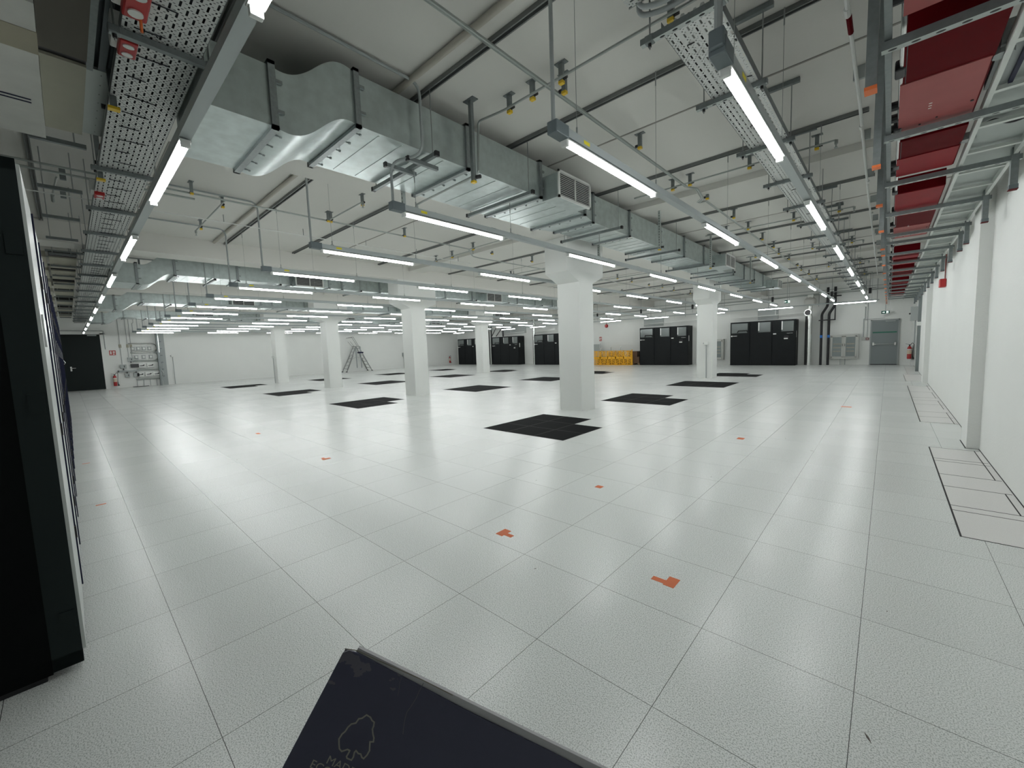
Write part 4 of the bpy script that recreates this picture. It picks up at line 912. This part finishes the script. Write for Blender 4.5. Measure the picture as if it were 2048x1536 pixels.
t = thing('black_box', 'black box on the left wall over the dark trunking', 'box', (XW, .47, 1.2)); MB().box(0, .14, -.17, .17, -.10, .10).build('body', BLACK, t, bevel=.01)
t = thing('thin_conduits', 'thin conduits dropping down the left wall to the grey boxes', 'conduit', (XW, 0, 0))
for y, z in ((-.03, 1.3), (.27, 1.68), (.41, 1.68)):
    MB().tube([(.02, y, z), (.02, y, 3.9)], .012, 6).build('conduit', GREYP, t)
    MB().box(.0, .03, y - .05, y + .05, 2.22, 2.4).build('clip_plate', TANB, t)
MB().tube([(.08, -2.5, 3.14), (.08, -.62, 3.14), (.08, -.62, 2.15)], .016, 6, fillet=.05).build('conduit', GREYP, t)
def socket_post(loc, rz, label, h=1.62):
    t = thing('switch_box', label, 'switch box', loc, 'small boxes on thin conduits', rz)
    MB().tube([(0, -.03, 0), (0, -.03, h)], .013, 8).build('conduit', GREYP, t); MB().box(-.07, .07, -.07, 0, h, h + .12).build('box', WHITEP, t, bevel=.01); MB().tube([(-.11, -.04, h + .07), (-.07, -.04, h + .07)], .02, 8).build('gland', GREYP, t); return t
socket_post((XL, 2.17, 0), math.pi / 2, 'small white switch box on a conduit right of the left wall steel riser')
socket_post((BX[0] + .07, 14.59, 0), 0, 'small white switch box on a conduit on the second-line column at right', 1.28)
socket_post((BX[3] - .15, 5.50, 0), 0, 'small box on a conduit on the leftmost column', 1.35)
socket_post((XL, 20.2, 0), math.pi / 2, 'small box on a conduit on the left wall before the far black cabinets', 1.3)
t = thing('wall_console', 'grey wall box on a stand near the left wall before the far cabinets', 'console', (XL, 18.1, 0))
MB().box(0, .25, -.35, .35, 1.0, 1.32).build('box', GREYP, t, bevel=.01); MB().box(0, .2, -.25, .35, .86, 1.0).build('lower_box', mat('light grey cabinet', (.36, .39, .38), .5), t); MB().box(.02, .12, -.22, -.1, 0, .86).box(.02, .12, -.05, .02, 0, .86).build('stand', STEEL, t)
# ---------------------------------------------------------------- server racks on the left
RY = -2.15; RH = 2.37
PERF = bpy.data.materials.new('perforated door mesh'); PERF.use_nodes = True
def _perf():
    nt = PERF.node_tree; b = nt.nodes['Principled BSDF']; b.inputs['Roughness'].default_value = .4; b.inputs['Metallic'].default_value = .3
    tc = nt.nodes.new('ShaderNodeTexCoord'); v = nt.nodes.new('ShaderNodeTexVoronoi'); v.inputs['Scale'].default_value = 90; v.inputs['Randomness'].default_value = 0
    nt.links.new(tc.outputs['Object'], v.inputs['Vector']); h = mnode(nt, 'LESS_THAN', v.outputs['Distance'], .36)
    mx = nt.nodes.new('ShaderNodeMix'); mx.data_type = 'RGBA'; nt.links.new(h, mx.inputs['Factor']); mx.inputs['A'].default_value = (.45, .48, .46, 1); mx.inputs['B'].default_value = (.34, .365, .355, 1)
    nt.links.new(mx.outputs['Result'], b.inputs['Base Color'])
_perf()
def make_rack(label, Wd=.8):
    t = thing('server_rack', label, 'server rack', (0, RY, 0), 'black server racks with light doors')
    MB().box(-Wd, -.003, -1.15, -.10, .03, RH).build('side_panels', RACKB, t)
    MB().box(-Wd + .02, -.02, -1.12, -.12, 0, .03).build('plinth', BLACK, t)
    m = MB().box(-.045, 0, -.10, 0, .04, RH - .01).box(-Wd, -Wd + .045, -.10, 0, .04, RH - .01).box(-Wd, 0, -.10, -.002, RH - .06, RH - .01).box(-Wd, 0, -.10, -.002, .04, .10)
    m.build('front_frame', RACKF, t)
    d = MB().box(-Wd + .02, -.004, -.004, .012, .10, 1.72).build('door', RACKD, t)
    MB().box(-Wd + .02, -.004, -.004, .011, 1.72, RH - .03).build('perforated_field', PERF, d)
    MB().box(-Wd + .0, -Wd + .018, -.02, .0185, .12, RH - .05).build('navy_edge', NAVY, d)
    MB().box(-.10, -.07, .012, .019, 1.55, 1.70).build('lock_plate', CHROME, d)
    for z in (.42, 1.05, 1.9): MB().box(-Wd - .005, -Wd + .03, .01, .021, z, z + .07).build('hinge', BLACK, d)
    for z in (.22, 1.25, 1.95): MB().box(-.006, .006, -.06, -.01, z, z + .09).build('side_clip', RACKF, t)
    return t
r0 = make_rack('nearest server rack at the left edge, its black side panel facing the camera')
r0.location.x = -2.75
for i in range(1, 14):
    dup(r0, (-2.75 - .81 * i, RY, 0), 'server rack with light door, %s from the camera in the left row' % ORD[i])
# ---------------------------------------------------------------- black perforated floor tiles
def tile_mesh():
    m = MB(); g = .0025; s = .6
    m.box(g, s - g, g, s - g, .0, .0016); m.mi = 1
    r = .012
    m.box(g, s - g, g, r, .0016, .002).box(g, s - g, s - r, s - g, .0016, .002).box(g, r, r, s - r, .0016, .002).box(s - r, s - g, r, s - r, .0016, .002)
    return m
src = None
PX = [-5.4, -12.0, -18.6, -24.6]; PY = [3.0, 7.2, 11.4, 15.6]
cn = ['right-hand', 'second from right', 'third from right', 'leftmost']; rn = ['nearest', 'second', 'third', 'farthest']
sp = ['front', 'middle', 'back']; sc_ = ['left', 'centre', 'right']
for ix, x in enumerate(PX):
    for iy, y in enumerate(PY):
        if ix == 2 and iy == 0: x_ = -18.0
        else: x_ = x
        for a in range(3):
            for b in range(3):
                if iy in (0, 3) and a == 2 and b == 2: continue
                if ix == 0 and iy == 1 and a == 2 and b == 2: continue
                lab = 'black floor tile, %s %s of the %s patch in the %s line' % (sp[b], sc_[a], rn[iy], cn[ix])
                if src is None: src = tile_mesh().build('floor_tile', [TILEB, RIM]); o = src; tag(o, lab, 'floor tile', 'black perforated floor tiles')
                else: o = src.copy(); COL.objects.link(o); o['label'] = lab; LABELS.setdefault(lab, []).append(o.name)
                o.location = (x_ + a * .6, y + b * .6, 0)
# ---------------------------------------------------------------- orange tape marks
def tape(name, polys, label):
    m = MB()
    for k_, p in enumerate(polys): m.prism(p, 'Z', 0, .0012 + .0006 * k_)
    return tag(m.build('floor_tape', TAPE), label, 'tape mark', 'orange tape marks on the floor')
def rect(x0, y0, x1, y1): return [(x0, y0), (x1, y0), (x1, y1), (x0, y1)]
tape('a', [rect(-.985, .262, -.86, .305), rect(-.905, .25, -.84, .36)], 'largest orange L-shaped tape mark, on the floor at lower right of centre')
tape('b', [rect(-2.19, .10, -2.12, .21), rect(-2.13, .125, -2.05, .165)], 'orange bent tape mark on the floor near the middle of the picture')
tape('c', [rect(-2.13, 1.49, -2.06, 1.56)], 'small square orange tape mark below the nearest column')
tape('d', [rect(-5.82, .23, -5.73, .27), rect(-5.75, .21, -5.68, .32)], 'small orange bent tape mark on the left half of the floor')
tape('e', [rect(-5.915, -2.012, -5.885, -1.935)], 'thin orange tape strip on the floor beside the racks, the nearer one')
tape('f', [rect(-1.55, 4.5, -1.46, 4.62)], 'small reddish tape mark on the right half of the floor')
tape('g', [rect(-8.85, .24, -8.7, .30)], 'faint orange tape mark on the far left floor')
tape('h', [rect(-8.56, -2.065, -8.53, -1.985)], 'thin orange tape strip beside the racks, the farther one')
tape('i', [rect(-.62, 8.6, -.45, 8.7)], 'tiny orange tape mark far off on the right-hand floor')
# small dark crumbs on the floor
i = 0
for (x, y, r_) in ((-1.62, -.10, .008), (-.62, 4.3, .012), (-2.75, 1.3, .006), (.05, -.22, .010), (-1.3, 2.5, .006), (.1, .75, .005), (-6.8, -.55, .010), (-1.0, 4.9, .008)):
    i += 1; a = i * 1.3; L = r_ * (2.2 if i in (4, 2, 7) else 1)
    m = MB().prism([(L * math.cos(a), L * math.sin(a)), (-r_ * .4 * math.sin(a), r_ * .4 * math.cos(a)), (-L * math.cos(a), -L * math.sin(a)), (r_ * .4 * math.sin(a), -r_ * .4 * math.cos(a))], 'Z', 0, .002)
    o = m.build('floor_mark', mat('dark scuff', (.12, .10, .09), .8)); o.location = (x, y, 0); tag(o, 'tiny dark scuff on the white floor tiles', 'scuff mark', 'dark scuffs on the floor')
# ---------------------------------------------------------------- navy notebook held in the foreground
def ray(px, py): return (_f + _r * ((px - 1024) / 815.886) - _u * ((py - 768) / 815.886))
DN = 0.36
A = CAM + ray(690, 1297) * DN                     # top-left corner of the cover
Bp = CAM + ray(560, 1511) * (DN * .97); Cp = CAM + ray(1220, 1560) * (DN * 1.0)
ex = (Cp - A).normalized(); ey = (Bp - A); nrm = ex.cross(ey).normalized(); ey = (ey - ex * ey.dot(ex)).normalized()   # ex: along the top edge, ey: down the spine
if nrm.dot(CAM - A) < 0: nrm = -nrm
bk = thing('notebook', 'worn navy notebook with a pale tree outline in the foreground', 'notebook', tuple(A))
# local frame: +X along top edge, +Y down the cover, +Z towards the camera
R3 = Matrix((ex, ey, nrm)).transposed()
if R3.determinant() < 0: pass
bk_m = R3.to_4x4(); bk_m.translation = A
def loc3(x, y, z=0.0): return tuple(ex * x + ey * y + nrm * z)
def px_local(px, py):
    d = ray(px, py); t = (A - CAM).dot(nrm) / d.dot(nrm); q = CAM + d * t - A; return q.dot(ex), q.dot(ey)
BL, BH = .36, .25
NB = bpy.data.materials.new('navy book cloth'); NB.use_nodes = True
def _nb():
    nt = NB.node_tree; b = nt.nodes['Principled BSDF']; b.inputs['Roughness'].default_value = .55; tc = nt.nodes.new('ShaderNodeTexCoord')
    n = nt.nodes.new('ShaderNodeTexNoise'); n.inputs['Scale'].default_value = 60; n.inputs['Detail'].default_value = 5; nt.links.new(tc.outputs['Object'], n.inputs['Vector'])
    g = nt.nodes.new('ShaderNodeVectorMath'); g.operation = 'LENGTH'; nt.links.new(tc.outputs['Object'], g.inputs[0])   # worn only near the corner (the origin)
    w_ = mnode(nt, 'MULTIPLY', mnode(nt, 'GREATER_THAN', mnode(nt, 'SUBTRACT', n.outputs['Fac'], mnode(nt, 'MULTIPLY', g.outputs['Value'], 4.2)), .42), .5)
    mx = nt.nodes.new('ShaderNodeMix'); mx.data_type = 'RGBA'; nt.links.new(w_, mx.inputs['Factor']); mx.inputs['A'].default_value = (.052, .053, .092, 1); mx.inputs['B'].default_value = (.16, .15, .17, 1)
    nt.links.new(mx.outputs['Result'], b.inputs['Base Color'])
_nb()
def slab(pts, z0, z1):
    m = MB(); n_ = len(pts); m.v = [loc3(x, y, z0) for x, y in pts] + [loc3(x, y, z1) for x, y in pts]
    m.f = [list(range(n_))[::-1], [n_ + i for i in range(n_)]] + [[i, (i + 1) % n_, n_ + (i + 1) % n_, n_ + i] for i in range(n_)]; m.m = [0] * len(m.f); return m
cov = [(0.004, 0), (.0, .004), (-.002, .12), (0, BH), (BL, BH), (BL, .004), (.20, .001), (.12, .0015), (.06, 0), (.012, -.001)]
slab(cov, -.0015, 0).build('cover', NB, bk)
slab([(.010, -.0042), (.012, BH - .004), (BL, BH - .004), (BL, -.0052), (.2, -.0046)], -.0060, -.0020).build('pages', mat('page edge grey', (.42, .42, .43), .7), bk)
slab([(x, max(y, .004)) for x, y in cov], -.0075, -.0062).build('back_cover', NB, bk)
def ribbon(pix, wd, name, m):
    P2 = [px_local(a, b) for a, b in pix]; mb = MB()
    for (x0, y0), (x1, y1) in zip(P2, P2[1:]):
        d = math.hypot(x1 - x0, y1 - y0); nx, ny = -(y1 - y0) / d * wd / 2, (x1 - x0) / d * wd / 2; ex_ = (x1 - x0) / d * wd * .3; ey_ = (y1 - y0) / d * wd * .3
        mb.quad(loc3(x0 + nx - ex_, y0 + ny - ey_, .0003), loc3(x1 + nx + ex_, y1 + ny + ey_, .0003), loc3(x1 - nx + ex_, y1 - ny + ey_, .0003), loc3(x0 - nx - ex_, y0 - ny - ey_, .0003))
    return mb.build(name, m, bk)
SC = .19531
tree = [(990, 765), (1030, 790), (1045, 820), (1068, 840), (1062, 880), (1050, 910), (1055, 960), (1065, 1000), (1060, 1040), (1025, 1040), (1022, 1090), (1020, 1130), (995, 1175), (960, 1212), (942, 1200), (930, 1165), (905, 1160), (882, 1130), (865, 1150), (855, 1195), (835, 1228), (790, 1208), (785, 1190), (800, 1165), (818, 1130), (795, 1118), (735, 1138), (712, 1110), (708, 1060), (708, 1010), (740, 960), (770, 935), (800, 890), (835, 858), (880, 848), (910, 805), (945, 798), (990, 765)]
PALE = mat('pale print', (.30, .29, .25), .6)
ribbon([(540 + a * SC, 1280 + b * SC) for a, b in tree], .0013, 'tree_outline', PALE)
ribbon([(540 + a * SC, 1280 + b * SC) for a, b in [(1572, 440), (1530, 520), (1500, 590), (1450, 670), (1400, 740), (1378, 830), (1368, 900), (1362, 960)]], .0005, 'crease', mat('crease', (.12, .12, .14), .7))
ribbon([(540 + a * SC, 1280 + b * SC) for a, b in [(1365, 350), (1330, 430), (1320, 520), (1310, 570)]], .0003, 'crease', MATS['crease'])
ribbon([(690, 1297), (716, 1301), (760, 1322), (840, 1357), (905, 1390)], .0008, 'worn_edge', mat('worn board edge', (.22, .20, .16), .8))
def text(body, pix, size, name):
    cu = bpy.data.curves.new(name, 'FONT'); cu.body = body; cu.size = size; cu.extrude = 0; cu.offset = 0
    o = bpy.data.objects.new(name, cu); COL.objects.link(o); x, y = px_local(*pix)
    dg = bpy.context.evaluated_depsgraph_get(); me = bpy.data.meshes.new_from_object(o.evaluated_get(dg)); bpy.data.objects.remove(o)
    T = Matrix((ex, -ey, nrm)).transposed().to_4x4(); T.translation = Vector(loc3(x, y, .0003)); me.transform(T)
    me.materials.clear(); me.materials.append(PALE); q = bpy.data.objects.new(name, me); COL.objects.link(q); q.parent = bk
text('MADE F', (651, 1525), .0098, 'lettering'); text('ECOL', (618, 1533), .0098, 'lettering')
# ---------------------------------------------------------------- finish
bad = {k: v for k, v in LABELS.items() if len(v) > 1}
print('duplicate labels', {k: len(v) for k, v in bad.items()})
